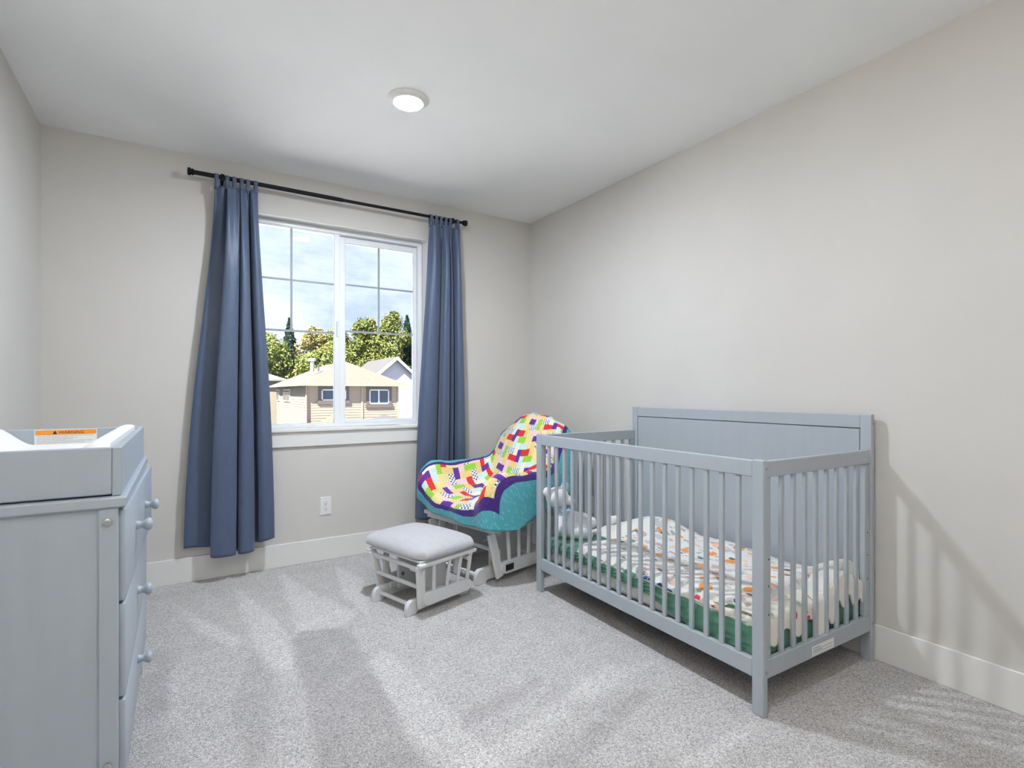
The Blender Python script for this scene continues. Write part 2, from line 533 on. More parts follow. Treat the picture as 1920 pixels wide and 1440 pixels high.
# carpeted floor with brushed nap marks
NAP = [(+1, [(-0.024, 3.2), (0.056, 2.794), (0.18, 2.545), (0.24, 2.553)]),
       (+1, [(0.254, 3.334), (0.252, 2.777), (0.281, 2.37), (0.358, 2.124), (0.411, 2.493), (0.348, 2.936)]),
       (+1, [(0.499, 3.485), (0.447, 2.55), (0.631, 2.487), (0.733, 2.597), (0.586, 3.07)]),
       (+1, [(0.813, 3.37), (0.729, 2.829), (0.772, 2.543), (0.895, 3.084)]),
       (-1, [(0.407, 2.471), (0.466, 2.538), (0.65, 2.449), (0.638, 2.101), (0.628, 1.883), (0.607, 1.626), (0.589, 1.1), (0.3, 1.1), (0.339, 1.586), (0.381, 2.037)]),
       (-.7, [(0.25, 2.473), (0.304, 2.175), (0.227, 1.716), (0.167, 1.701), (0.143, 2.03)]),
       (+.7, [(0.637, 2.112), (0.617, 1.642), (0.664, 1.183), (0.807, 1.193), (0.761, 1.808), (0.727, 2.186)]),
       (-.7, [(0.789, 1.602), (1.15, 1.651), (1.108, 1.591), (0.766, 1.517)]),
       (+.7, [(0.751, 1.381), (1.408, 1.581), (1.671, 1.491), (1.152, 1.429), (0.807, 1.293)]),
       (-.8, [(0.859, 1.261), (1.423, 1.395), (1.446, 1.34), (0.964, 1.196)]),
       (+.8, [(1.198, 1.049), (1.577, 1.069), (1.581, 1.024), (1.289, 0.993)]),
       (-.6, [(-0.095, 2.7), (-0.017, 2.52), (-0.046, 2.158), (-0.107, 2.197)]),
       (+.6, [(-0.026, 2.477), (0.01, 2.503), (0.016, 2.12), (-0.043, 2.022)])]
def poly_sd(p, poly):
    x, y = p; inside = False; best = 9.0
    n = len(poly)
    for k in range(n):
        x1, y1 = poly[k]; x2, y2 = poly[(k + 1) % n]
        if (y1 > y) != (y2 > y) and x < (x2 - x1) * (y - y1) / (y2 - y1) + x1: inside = not inside
        dx, dy = x2 - x1, y2 - y1
        t = max(0, min(1, ((x - x1) * dx + (y - y1) * dy) / (dx * dx + dy * dy + 1e-12)))
        best = min(best, math.hypot(x - x1 - t * dx, y - y1 - t * dy))
    return best if inside else -best
def make_floor():
    nx, ny = 150, 205
    v = []; nap = []
    boxes = [(min(a for a, b in P) - .03, max(a for a, b in P) + .03, min(b for a, b in P) - .03, max(b for a, b in P) + .03) for s, P in NAP]
    for j in range(ny + 1):
        for i in range(nx + 1):
            x = XL + (XR - XL) * i / nx; y = YF + (YB - YF) * j / ny
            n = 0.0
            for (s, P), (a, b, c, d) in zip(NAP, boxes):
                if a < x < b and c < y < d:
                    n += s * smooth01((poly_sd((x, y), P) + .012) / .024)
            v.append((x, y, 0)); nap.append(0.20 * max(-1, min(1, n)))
    f = [(j * (nx + 1) + i, j * (nx + 1) + i + 1, (j + 1) * (nx + 1) + i + 1, (j + 1) * (nx + 1) + i) for j in range(ny) for i in range(nx)]
    b0 = len(v)
    v += [(XL, YF, -.1), (XR, YF, -.1), (XR, YB, -.1), (XL, YB, -.1)]; nap += [0] * 4
    f.append((b0 + 3, b0 + 2, b0 + 1, b0))
    me = bpy.data.meshes.new('floor'); me.from_pydata(v, [], f)
    at_ = me.attributes.new('nap', 'FLOAT', 'POINT'); at_.data.foreach_set('value', nap)
    struct(link('floor', me, 'carpet'), 'beige cut-pile carpet with brushed vacuum marks')
make_floor()

struct(MB().box(XL - T, XR + T, YF - T, YB + T, H, H + .12).done('ceiling', 'ceiling_paint'))
struct(MB().box(XL - T, XL, YF - T, YB + T, -.1, H).done('wall_left', 'wall_paint'))
struct(MB().box(XR, XR + T, YF - T, YB + T, -.1, H).done('wall_right', 'wall_paint'))
struct(MB().box(XL, XR, YF - T, YF, -.1, H).done('wall_front', 'wall_paint'))
struct(MB().box(XL, WX0, YB, YB + T, -.1, H).box(WX1, XR, YB, YB + T, -.1, H)
       .box(WX0, WX1, YB, YB + T, -.1, WZ0 - .02).box(WX0, WX1, YB, YB + T, WZ1, H).done('wall_back', 'wall_paint'))
BH = 0.141
struct(MB().box(XL, XR, YB - .013, YB, 0, BH, .002).done('baseboard_back', 'trim_white'))
struct(MB().box(XR - .013, XR, YF, YB - .013, 0, BH, .002).done('baseboard_right', 'trim_white'))
struct(MB().box(XL, XL + .013, YF, YB - .013, 0, BH, .002).done('baseboard_left', 'trim_white'))
struct(MB().box(XL + .013, XR - .013, YF, YF + .013, 0, BH, .002).done('baseboard_front', 'trim_white'))

# white returns lining the window opening, stool and apron
struct(MB().box(WX0, WX1, YB + .001, YB + .085, WZ1 - .004, WZ1).done('trim_1', 'trim_white'), 'white return across the head of the window opening')
struct(MB().box(WX0, WX0 + .004, YB + .001, YB + .085, WZ0, WZ1 - .004).done('trim_2', 'trim_white'), 'white return down the dresser side of the window opening')
struct(MB().box(WX1 - .004, WX1, YB + .001, YB + .085, WZ0, WZ1 - .004).done('trim_3', 'trim_white'), 'white return down the crib side of the window opening')
st = struct(MB().box(WX0 - .02, WX1 + .02, YB - .032, YB + .085, WZ0 - .018, WZ0, .003).done('trim_4', 'trim_white'), 'white window stool with flat apron board below')
MB().box(WX0 - .005, WX1 + .005, YB - .016, YB, .739, WZ0 - .018, .002).done('apron', 'trim_white', st)

# ---------------------------------------------------------------- window
win = bpy.data.objects.new('window_1', None); C.objects.link(win); win.location = (.895, 3.62, WZ0)
struct(win, 'white vinyl sliding window with grilles in its upper part')
OX, OY, OZ = win.location
def wbox(mb, x0, x1, y0, y1, z0, z1, bev=.003):
    return mb.box(x0 - OX, x1 - OX, y0 - OY, y1 - OY, z0 - OZ, z1 - OZ, bev)
mb = MB()
wbox(mb, .306, .336, 3.615, 3.69, .852, 2.167); wbox(mb, 1.454, 1.484, 3.615, 3.69, .852, 2.167)
wbox(mb, .336, 1.454, 3.615, 3.69, 2.137, 2.167); wbox(mb, .336, 1.454, 3.615, 3.69, .852, .872)
mb.done('frame', 'vinyl_white', win)
def sash(name, x0, x1, z0, z1, yc, bl, br, bt, bb, vx, hz):
    mb = MB()
    wbox(mb, x0, x0 + bl, yc - .014, yc + .014, z0, z1); wbox(mb, x1 - br, x1, yc - .014, yc + .014, z0, z1)
    wbox(mb, x0 + bl, x1 - br, yc - .014, yc + .014, z1 - bt, z1); wbox(mb, x0 + bl, x1 - br, yc - .014, yc + .014, z0, z0 + bb)
    s = mb.done(name, 'vinyl_white', win)
    a, b, c, d = x0 + bl, x1 - br, z0 + bb, z1 - bt
    wbox(MB(), a, b, yc - .010, yc - .007, c, d, 0).done('pane', 'window_glass', s)
    g = .0065
    for q in hz:
        wbox(MB(), a, b, yc - .003, yc + .003, q - g, q + g, .001).done('muntin', 'muntin_grey', s)
    wbox(MB(), vx - g, vx + g, yc - .0045, yc + .0045, min(hz) + g, d, .001).done('muntin', 'muntin_grey', s)
    return s
s1 = sash('sliding_sash', .336, .902, .868, 2.142, 3.634, .012, .038, .012, .012, .600, (1.800, 1.475))
s2 = sash('fixed_sash', .900, 1.454, .872, 2.137, 3.664, .046, .024, .046, .022, 1.180, (1.813, 1.497))
lt = wbox(MB(), .880, .892, 3.606, 3.62, 1.455, 1.555, .003).done('latch', 'vinyl_white', s1)

# ================================================================== ceiling downlights
def downlight(x, y, label, glow):
    t_ = thing('ceiling_light', label, 'ceiling light', (x, y, H), group='round recessed ceiling lights')
    MB().lathe([(0, .094), (-.003, .0945), (-.006, .092), (-.016, .074), (-.020, .069), (-.018, .066), (0, .066)], (0, 0, 0), n=48).done('trim_ring', 'trim_white', t_, True)
    MB().lathe([(-.0185, .066), (-.0215, .05), (-.0225, 0)], (0, 0, 0), n=48).done('diffuser', glow, t_, True)
    return t_
downlight(.895, 2.342, 'lit round white recessed light in the ceiling near the window', 'lamp_glow')
downlight(.895, .640, 'lit round recessed ceiling light behind the camera, reflected in the window', 'lamp_glow_dim')

# ================================================================== added fill light behind the camera, shaped like a standing uplight
MATS_LAMP = None
m, t, p = new_mat('fill_glow')  # emission of the added fill light
p.inputs['Base Color'].default_value = (0.9, 0.9, 0.9, 1)
p.inputs['Emission Color'].default_value = (1.0, 0.92, 0.82, 1)
p.inputs['Emission Strength'].default_value = FILL_STRENGTH
fl = thing('fill_uplight', 'unseen fill light added behind the camera, shaped as a slim white uplight', 'fill light', (-.36, -.32, 0))
MB().lathe([(0, .13), (.012, .13), (.020, .12), (.026, .02), (.03, .012)], (0, 0, 0), n=32).done('base', 'trim_white', fl, 'auto')
MB().cyl((0, 0, .02), (0, 0, 1.70), .011, 14).done('pole', 'trim_white', fl, 'auto')
MB().lathe([(0, .0), (0, .02), (.02, .06), (.06, .11), (.10, .145), (.10, .141), (.062, .106), (.03, .06)], (0, 0, 1.69), n=36).done('shade', 'trim_white', fl, 'auto')
MB().lathe([(.072, .108), (.078, .06), (.08, 0)], (0, 0, 1.69), n=32).done('fill_emitter', 'fill_glow', fl)

# ================================================================== curtain rod and curtains
RY, RZ = 3.462, 2.314
rod = thing('curtain_rod', 'thin black curtain rod with small end knobs above the window', 'curtain rod', (.9, RY, RZ))
MB().cyl((-.84, 0, 0), (-.02, 0, 0), .0125).done('rod', 'rod_black', rod, 'auto')
MB().cyl((-.08, 0, 0), (.84, 0, 0), .0100).done('inner_rod', 'rod_black', rod, 'auto')
for sgn in (-1, 1):
    MB().lathe([(0, .0125), (.004, .018), (.010, .018), (.013, .014), (.016, .019), (.024, .022), (.032, .019), (.034, 0)], (sgn * .838, 0, 0), (sgn, 0, 0)).done('finial', 'rod_black', rod, 'auto')
for x in (-.698, .757):
    b = MB().box(x - .008, x + .008, YB - RY - .006, YB - RY, -.05, .03, .002).box(x - .006, x + .006, -.012, YB - RY - .005, -.024, -.014, .002)
    b.lathe([(-.009, .011), (-.009, .019), (.009, .019), (.009, .011)], (x, 0, 0), (1, 0, 0)).done('bracket', 'rod_black', rod, 'auto')

def curtain(label, top, bot, hem, tabs, tabw, ztop, seed):
    """`bot` is the fold profile at the hem; the same folds are squeezed into the span `top` under the rod."""
    t_ = thing('curtain', label, 'curtain', ((bot[0][0] + bot[-1][0]) / 2, RY, .2), group='blue curtains at the window')
    ox, oy, oz = t_.location
    k = [0.0]
    for a, b in zip(bot, bot[1:]): k.append(k[-1] + math.hypot(b[0] - a[0], b[1] - a[1]))
    kb = [q / k[-1] for q in k]
    f = (top[1] - top[0]) / (bot[-1][0] - bot[0][0])
    vt = [Vector((top[0] + (a - bot[0][0]) * f, max(-.055, b * .85), 0)) for a, b in bot]; vb = [Vector((a, b, 0)) for a, b in bot]
    kt = kb
    hk = [h[0] for h in hem]; hv = [Vector((h[1], 0, 0)) for h in hem]
    def fn(u, v):
        # v: 0 bottom, 1 top
        zb = spline(hv, hk, u).x
        z = zb + (ztop - zb) * v
        w = smooth01(v ** 1.25) if v > 0 else 0
        w = 0.35 * v + 0.65 * w
        p = spline(vb, kb, u) * (1 - w) + spline(vt, kt, u) * w
        nzx = mnoise.noise((u * 9 + seed, z * 2.2, 1.3)) * .006 * (1 - v) + mnoise.noise((u * 22 + seed, z * 7, 4.1)) * .0022 * (1 - .6 * v)
        amp = 1 + .35 * smooth01((.97 - v) / .2) * smooth01((v - .1) / .4)
        pin = smooth01((v - .90) / .10)                     # gathered under the tabs
        pl = .010 * math.sin(2 * math.pi * len(tabs) * u + 1.2) * smooth01((v - .70) / .25)
        y = RY + p.y * amp * (1 - .72 * pin) + pl - .012 * pin + nzx
        y = min(y, 3.503)
        return (p.x - ox + nzx * .4, y - oy, z - oz)
    grid_mesh('panel', 240, 110, fn, 'curtain_blue', t_, thick=.0022)
    # bottom hem stitching
    for x in tabs:
        path = [(-.0150, ztop - .018), (-.0165, RZ - .01), (-.0130, RZ + .010), (0, RZ + .0165), (.013, RZ + .010), (.0165, RZ - .01), (.0150, ztop - .018)]
        def fnt(u, v, x=x):
            P = [Vector((0, a, b)) for a, b in path]
            q = spline(P, [k / 6 for k in range(7)], v)
            return (x - ox + (u - .5) * tabw, RY + q.y - oy, q.z - oz)
        grid_mesh('tab', 2, 18, fnt, 'curtain_blue', t_, thick=.0018)
    return t_

curtain('long blue satin curtain with wide folds on the dresser side of the window',
        (.165, .384),
        [(.012, .020), (.030, .034), (.075, .038), (.125, .036), (.150, .030), (.148, .000), (.138, -.040), (.146, -.060), (.200, -.066), (.256, -.054), (.270, -.030), (.262, .010), (.256, .034), (.276, .036), (.284, .000), (.278, -.035), (.300, -.058), (.350, -.050), (.368, -.020), (.360, .020), (.358, .036), (.384, .036), (.394, .000), (.388, -.030), (.410, -.050), (.440, -.050), (.474, -.030)],
        [(0, .205), (.2, .185), (.27, .152), (.45, .150), (.6, .148), (.75, .160), (.80, .182), (1, .215)],
        [.172, .225, .262, .300, .333, .374], .021, 2.262, 3.0)
curtain('narrow blue satin curtain hanging beside the glider chair',
        (1.478, 1.715),
        [(1.375, .010), (1.395, -.022), (1.450, -.034), (1.510, -.020), (1.530, .010), (1.534, .034), (1.546, .030), (1.536, -.010), (1.528, -.045), (1.545, -.062), (1.580, -.058), (1.606, -.040), (1.612, .000), (1.606, .030), (1.622, .030), (1.630, -.020), (1.645, -.036), (1.650, .000), (1.646, .034), (1.672, .036), (1.680, .000), (1.676, -.030), (1.700, -.046), (1.740, -.040), (1.765, -.010)],
        [(0, .205), (.3, .175), (.5, .155), (.8, .16), (1, .185)],
        [1.489, 1.528, 1.562, 1.600, 1.636, 1.694], .021, 2.262, 11.0)

# ================================================================== outlets
def outlet(label, loc, rz):
    t_ = thing('power_outlet', label, 'outlet', loc, rz, 'wall outlets')
    MB().box(-.035, .035, -.006, 0, -.057, .057, .003, 2).done('cover_plate', 'outlet_white', t_)
    for dz in (-.020, .020):
        r = MB().prism([(.016 * math.cos(a) , dz + .0145 * math.sin(a)) for a in [k * math.pi / 8 for k in range(16)]], 'y', -.0085, -.004).done('receptacle', 'outlet_white', t_)
        for dx in (-.006, .006):
            MB().box(dx - .001, dx + .001, -.0092, -.008, dz + .001, dz + .008).done('slot', 'print_grey', r)
        MB().cyl((0, -.0092, dz - .007), (0, -.008, dz - .007), .0026, 10).done('ground_hole', 'hole_dark', r)
    MB().cyl((0, -.0075, 0), (0, -.0055, 0), .003, 10).done('screw', 'outlet_white', t_)
outlet('white duplex wall outlet below the window', (.792, YB, .348), 0)
outlet('white duplex wall outlet seen through the crib slats', (XR, 2.815, .31), -math.pi / 2)

# ================================================================== dresser
DX1, DX0, DY0, DY1, DZ = -.115, -.590, 1.562, 2.493, .833
dr = thing('dresser', 'grey painted dresser with round knobs standing against the left wall', 'dresser', ((DX0 + DX1) / 2, (DY0 + DY1) / 2, 0))
ox, oy, _ = dr.location
def dbox(mb, x0, x1, y0, y1, z0, z1, bev=.0025):
    return mb.box(x0 - ox, x1 - ox, y0 - oy, y1 - oy, z0, z1, bev)
xb = DX1 - .020    # carcass front, drawers overlay up to DX1
dbox(MB(), DX0, DX1 + .004, DY0 - .004, DY1 + .004, DZ - .026, DZ, .004).done('top', 'dresser_grey', dr)
for y0, y1, yo in ((DY0, DY0 + .02, DY0), (DY1 - .02, DY1, DY1)):
    sgn = 1 if yo == DY0 else -1
    a, b = sorted((yo + sgn * .006, yo + sgn * .020))
    dbox(MB(), DX0 + .035, xb - .028, a, b, .13, DZ - .026, 0).done('side_panel', 'dresser_grey', dr)
    a, b = sorted((yo, yo + sgn * .024))
    for xa, xc in ((DX0, DX0 + .036), (xb - .030, xb + .008)):
        dbox(MB(), xa, xc, a, b, 0, DZ - .026).done('corner_post', 'dresser_grey', dr)
dbox(MB(), DX0 + .002, DX0 + .010, DY0 + .02, DY1 - .02, .13, DZ - .026, 0).done('back_panel', 'dresser_grey', dr)
dbox(MB(), DX0 + .01, xb - .004, DY0 + .02, DY1 - .02, .13, .148, 0).done('bottom_panel', 'dresser_grey', dr)
dbox(MB(), xb - .012, xb, DY0 + .024, DY1 - .024, .148, DZ - .027, 0).done('carcass_front', 'groove_dark', dr)
for yo, dy in ((DY0 + .012, -.013), (DY1 - .012, .013)):
    for z in (.775, .20):
        MB().lathe([(0, .0085), (.003, .0085), (.004, .006), (.0045, .0035), (.003, .003), (.003, 0)], (xb - .012 - ox, yo + dy - oy, z), (0, 1 if dy > 0 else -1, 0), 20).done('bolt', 'bolt_metal', dr, 'auto')
def drawer(z0, z1, knobs, swing):
    mb = MB()
    y0, y1 = DY0 + .026, DY1 - .004
    # local frame hinged at the near edge so one end can stand ajar
    mb.box(0, .020, 0, y1 - y0, z0, z1, .004, 2)
    d = mb.done('drawer', 'dresser_grey', dr, 'auto')
    d.location = (xb + .001 - ox, y0 - oy, 0)
    d.rotation_euler = (0, 0, -swing)
    for ky in knobs:
        MB().lathe([(.0, .0125), (.004, .0125), (.008, .0105), (.013, .0095), (.018, .0120), (.023, .0165), (.029, .0185), (.035, .0165), (.039, .009), (.040, 0)], (.020, ky - y0, (z0 + z1) / 2 + .012), (1, 0, 0), 24).done('knob', 'dresser_grey', d, True)
drawer(.576, .798, (1.865, 2.190), .0180)
drawer(.344, .568, (2.005,), 0)
drawer(.142, .336, (2.015,), 0)

# ---------------------------------------------------------------- changing tray, pad
TX0, TX1, TY0, TY1, TZ0, TZ1 = -.585, -.122, 1.576, 2.484, DZ, .950
tray = thing('changing_tray', 'grey open changing tray frame set on top of the dresser', 'changing tray', ((TX0 + TX1) / 2, (TY0 + TY1) / 2, DZ))
ox, oy, oz = tray.location
def tbox(mb, x0, x1, y0, y1, z0, z1, bev=.0025):
    return mb.box(x0 - ox, x1 - ox, y0 - oy, y1 - oy, z0 - oz, z1 - oz, bev)
tbox(MB(), TX0 + .018, TX1 - .018, TY0 + .002, TY0 + .018, TZ0 + .004, TZ1).done('end_board', 'dresser_grey', tray)
fb = tbox(MB(), TX0 + .018, TX1 - .018, TY1 - .018, TY1 - .002, TZ0 + .004, TZ1).done('end_board', 'dresser_grey', tray)
tbox(MB(), TX0, TX0 + .018, TY0, TY1, TZ0, TZ1).done('side_board', 'dresser_grey', tray)
tbox(MB(), TX1 - .018, TX1, TY0, TY1, TZ0, TZ1).done('side_board', 'dresser_grey', tray)
# warning sticker on the inner face of the far end
ly = TY1 - .0184
lab = tbox(MB(), -.437, -.263, ly - .0006, ly, .862, .9475, 0).done('warning_label', 'label_white', tray)
lab['label'] = 'white warning sticker with orange header'
tbox(MB(), -.4345, -.2655, ly - .0010, ly - .0006, .9290, .9458, 0).done('orange_band', 'label_orange', lab)
RX = Matrix.Rotation(math.pi / 2, 4, 'X')
text_obj('lettering', 'WARNING', .0145, 'print_black', lab, Matrix.Translation((-.371 - ox, ly - .0013 - oy, .9322 - oz)) @ Matrix.Scale(1.02, 4, (1, 0, 0)) @ RX)
MB().prism([(-.388 - ox, .9315 - oz), (-.375 - ox, .9315 - oz), (-.3815 - ox, .9440 - oz)], 'y', ly - .0014 - oy, ly - .0009 - oy).done('warning_sign', 'print_black', lab)
mb = MB()
rr = random.Random(3)
z = .9245
for k in range(10):
    x = -.430
    end = -.270 - (rr.random() * .10 if k in (1, 2, 4) else rr.random() * .006)
    while x < end:
        w = rr.uniform(.006, .018)
        tbox(mb, x, min(x + w, end), ly - .0010, ly - .0005, z, z + .0011, 0)
        x += w + .0016
    z -= .0058
mb.done('small_print', 'print_grey', lab)

pad = thing('changing_pad', 'white contoured changing pad lying in the tray', 'changing pad', (-.352, 2.03, DZ + .004))
PW, PL0, PL1 = .205, 1.600, 2.455
def padfn(u, v):
    x = (u - .5) * 2
    e = abs(x)
    z = .062 + .062 * smooth01((e - .38) / .50) - .004 * smooth01((e - .93) / .07)
    endr = min(v, 1 - v)
    z -= .018 * (1 - smooth01(endr / .03))
    return (x * PW, PL0 - 2.03 + (PL1 - PL0) * v, z)
def pad_shell():
    nu, nv = 40, 30
    v = []; f = []
    for j in range(nv + 1):
        for i in range(nu + 1):
            v.append(padfn(i / nu, j / nv))
    W = nu + 1; base = len(v)
    for j in range(nv + 1):
        for i in range(nu + 1):
            x, y, z = padfn(i / nu, j / nv); v.append((x, y, 0))
    for j in range(nv):
        for i in range(nu):
            a = (j * W + i, j * W + i + 1, (j + 1) * W + i + 1, (j + 1) * W + i)
            f.append(a); f.append(tuple(base + q for q in reversed(a)))
    rim = [((j + 1) * W, j * W) for j in range(nv)] + [(j * W + nu, (j + 1) * W + nu) for j in range(nv)] + [(i, i + 1) for i in range(nu)] + [(nv * W + i + 1, nv * W + i) for i in range(nu)]
    for a, b in rim: f.append((b, a, base + a, base + b))
    me = bpy.data.meshes.new('pad_body'); me.from_pydata(v, [], f); me.validate()
    link('pad_body', me, 'pad_white', pad, 'auto')
pad_shell()

# ================================================================== crib
crib = thing('crib', 'grey wooden baby crib with slatted sides and solid headboard panel', 'crib', (1.633, 1.046, 0), math.radians(-.6))
CL, CD = 1.342, .738
PWY, PT = .043, .025
G = 'crib_grey'
def foot_post(x0, x1, y0, y1, h):
    return MB().box(x0, x1, y0, y1, 0, h, .0035, 2).done('post', G, crib)
for y0, y1 in ((0, PWY), (CL - PWY, CL)):
    foot_post(0, PT, y0, y1, .854)
    foot_post(CD - PT, CD, y0, y1, .992)
# front rails
MB().box(.002, .022, PWY, CL - PWY, .795, .851, .003, 2).done('top_rail', G, crib)
MB().box(.002, .024, PWY, CL - PWY, .120, .181, .003, 2).done('bottom_rail', G, crib)
sl = MB().box(-.0065, .0065, -.0095, .0095, 0, .616, .003, 2).done('slat', G, crib)
n = 18
for k in range(n):
    y = .103 + (1.239 - .103) * k / (n - 1)
    if k == 0: sl.location = (.013, y, .180)
    else: dup(sl, (.013, y, .180))
# end frames
se = None
for side in (0, 1):
    yc = .014 if side == 0 else CL - .014
    MB().box(PT, CD - PT, yc - .010, yc + .010, .795, .850, .003, 2).done('top_rail', G, crib)
    MB().box(PT, CD - PT, yc - .010, yc + .010, .122, .185, .003, 2).done('bottom_rail', G, crib)
    for x0, x1 in ((PT, PT + .026), (CD - PT - .036, CD - PT)):
        MB().box(x0, x1, yc - .008, yc + .014 if side == 0 else yc + .008, .185, .795, .002).done('stile', G, crib)
    for k in range(8):
        x = .122 + (.620 - .122) * k / 7
        if se is None:
            se = MB().box(-.0095, .0095, -.0065, .0065, 0, .612, .003, 2).done('slat', G, crib, loc=(x, yc, .184))
        else: dup(se, (x, yc, .184))
# headboard side
bx0, bx1 = CD - PT, CD
MB().box(bx0 + .001, bx1 - .004, PWY, CL - PWY, .935, .989, .002).done('headboard_rail', G, crib)
MB().box(bx0 + .003, bx1 - .006, PWY + .003, CL - PWY - .003, .185, .9315, .0015).done('headboard_panel', G, crib)
MB().box(bx0 + .008, bx1 - .008, PWY, CL - PWY, .930, .936).done('panel_groove', 'groove_dark', crib)
MB().box(bx0 + .001, bx1 - .004, PWY, CL - PWY, .122, .185, .002).done('bottom_rail', G, crib)
# mattress support
MB().box(.030, CD - .03, .030, CL - .03, .152, .166).done('mattress_support', 'groove_dark', crib)
# bolts and holes on the end faces and post
for (x, y, z, ax) in [(.016, -.001, .826, (0, -1, 0)), (.016, -.001, .153, (0, -1, 0)), (CD - .012, -.001, .153, (0, -1, 0)), (CD - .012, -.001, .955, (0, -1, 0)), (.038, .0055, .225, (0, -1, 0)), (CD - PT - .014, .0055, .225, (0, -1, 0))]:
    MB().lathe([(-.001, .0055), (.0015, .0055), (.0015, .003), (0, .0028), (0, 0)], (x, y + .001, z), ax, 16).done('bolt', 'bolt_metal', crib, 'auto')
for z in (.43, .335, .52):
    MB().cyl((.038, .0052, z), (.038, .0065, z), .003, 10).done('bolt_hole', 'hole_dark', crib)
    MB().cyl((CD - PT - .018, .0052, z), (CD - PT - .018, .0065, z), .003, 10).done('bolt_hole', 'hole_dark', crib)
# sticker on the end rail
stk = MB().box(.295, .440, .0034, .0042, .128, .163).done('care_label', 'label_white', crib)
stk['label'] = 'white printed sticker on the lower rail'
mb = MB()
rr = random.Random(8)
for k, z in enumerate((.1545, .1485, .1425, .1365)):
    x = .302
    end = (.345, .43, .36, .43)[k]
    while x < end:
        w = rr.uniform(.006, .016); mb.box(x, min(x + w, end), .0026, .0036, z, z + (.0024 if k in (0, 2) else .0012)); x += w + .002
mb.done('small_print', 'print_grey', stk)
MB().box(.030, .052, .020, .034, .108, .121, .002).done('floor_glide', 'label_white', crib)

def to_crib(x, y, z):
    return (crib.matrix_basis @ Vector((x, y, z)))
def crib_thing(name, label, cat, x, y, z):
    return thing(name, label, cat, tuple(to_crib(x, y, z)), math.radians(-.6))

# mattress
MX0, MX1, MY0, MY1, MZ0, MZ1 = .040, .695, .040, 1.300, .166, .286
mt = crib_thing('mattress', 'white crib mattress showing under the green sheet', 'mattress', 0, 0, MZ0)
MB().box(MX0, MX1, MY0, MY1, 0, MZ1 - MZ0, .02, 3).done('mattress_body', 'mattress_white', mt, 'auto')
# fitted sheet, slipped up along the front so the mattress shows below
sh = crib_thing('fitted_sheet', 'wrinkled green fitted sheet pulled over the crib mattress', 'bed sheet', 0, 0, MZ0)
def sheet():
    per = []
    r = .03
    x0, x1, y0, y1 = MX0 - .004, MX1 + .004, MY0 - .004, MY1 + .004
    def corner(cx, cy, a0):
        for k in range(7):
            a = a0 + k / 6 * math.pi / 2
            per.append((cx + r * math.cos(a), cy + r * math.sin(a), math.cos(a), math.sin(a)))
    def edge(ax, ay, bx, by, nx, ny, n):
        for k in range(1, n):
            per.append((ax + (bx - ax) * k / n, ay + (by - ay) * k / n, nx, ny))
    corner(x0 + r, y0 + r, math.pi); edge(x0 + r, y0, x1 - r, y0, 0, -1, 50); corner(x1 - r, y0 + r, 1.5 * math.pi)
    edge(x1, y0 + r, x1, y1 - r, 1, 0, 40); corner(x1 - r, y1 - r, 0); edge(x1 - r, y1, x0 + r, y1, 0, 1, 50)
    corner(x0 + r, y1 - r, math.pi / 2); edge(x0, y1 - r, x0, y0 + r, -1, 0, 150)
    n = len(per); rows = 14
    V = []; F = []
    zt = MZ1 - MZ0 + .003
    for j in range(rows + 1):
        w = j / rows
        for k, (x, y, nx, ny) in enumerate(per):
            zl = .004
            if nx < -.5:   # front: hem rises towards the far end
                zl = .004 + .064 * smooth01((y - .26) / .36) * (1 - .9 * smooth01((y - 1.22) / .06))
                ph = 20 * (y * 2.6 + (zt - w * zt) * 5.0) + 3 * mnoise.noise((y * 6, w * 2, 0))
                amp = .0065
            else:
                ph = (x * 60 + w * 2); amp = .0022
            z = zt - .006 - (zt - .006 - zl) * w
            roll = .010 * (1 - smooth01(w / .12))
            wr = abs(amp * math.sin(ph) * smooth01(w * 3) + amp * .8 * mnoise.noise((x * 18, y * 18, w * 3)))
            tuck = .002 * smooth01((w - .8) / .2)
            off = -roll + wr - tuck + .003
            V.append((x + nx * off, y + ny * off, z + (.006 * (1 - smooth01(w / .1)))))
    for j in range(rows):
        for k in range(n):
            a = j * n + k; b = j * n + (k + 1) % n
            F.append((a, b, b + n, a + n))
    F.append(tuple(range(n - 1, -1, -1)))
    me = bpy.data.meshes.new('sheet_cloth'); me.from_pydata(V, [], F); me.update()
    o = link('sheet_cloth', me, 'sheet_green', sh, 'auto')
sheet()

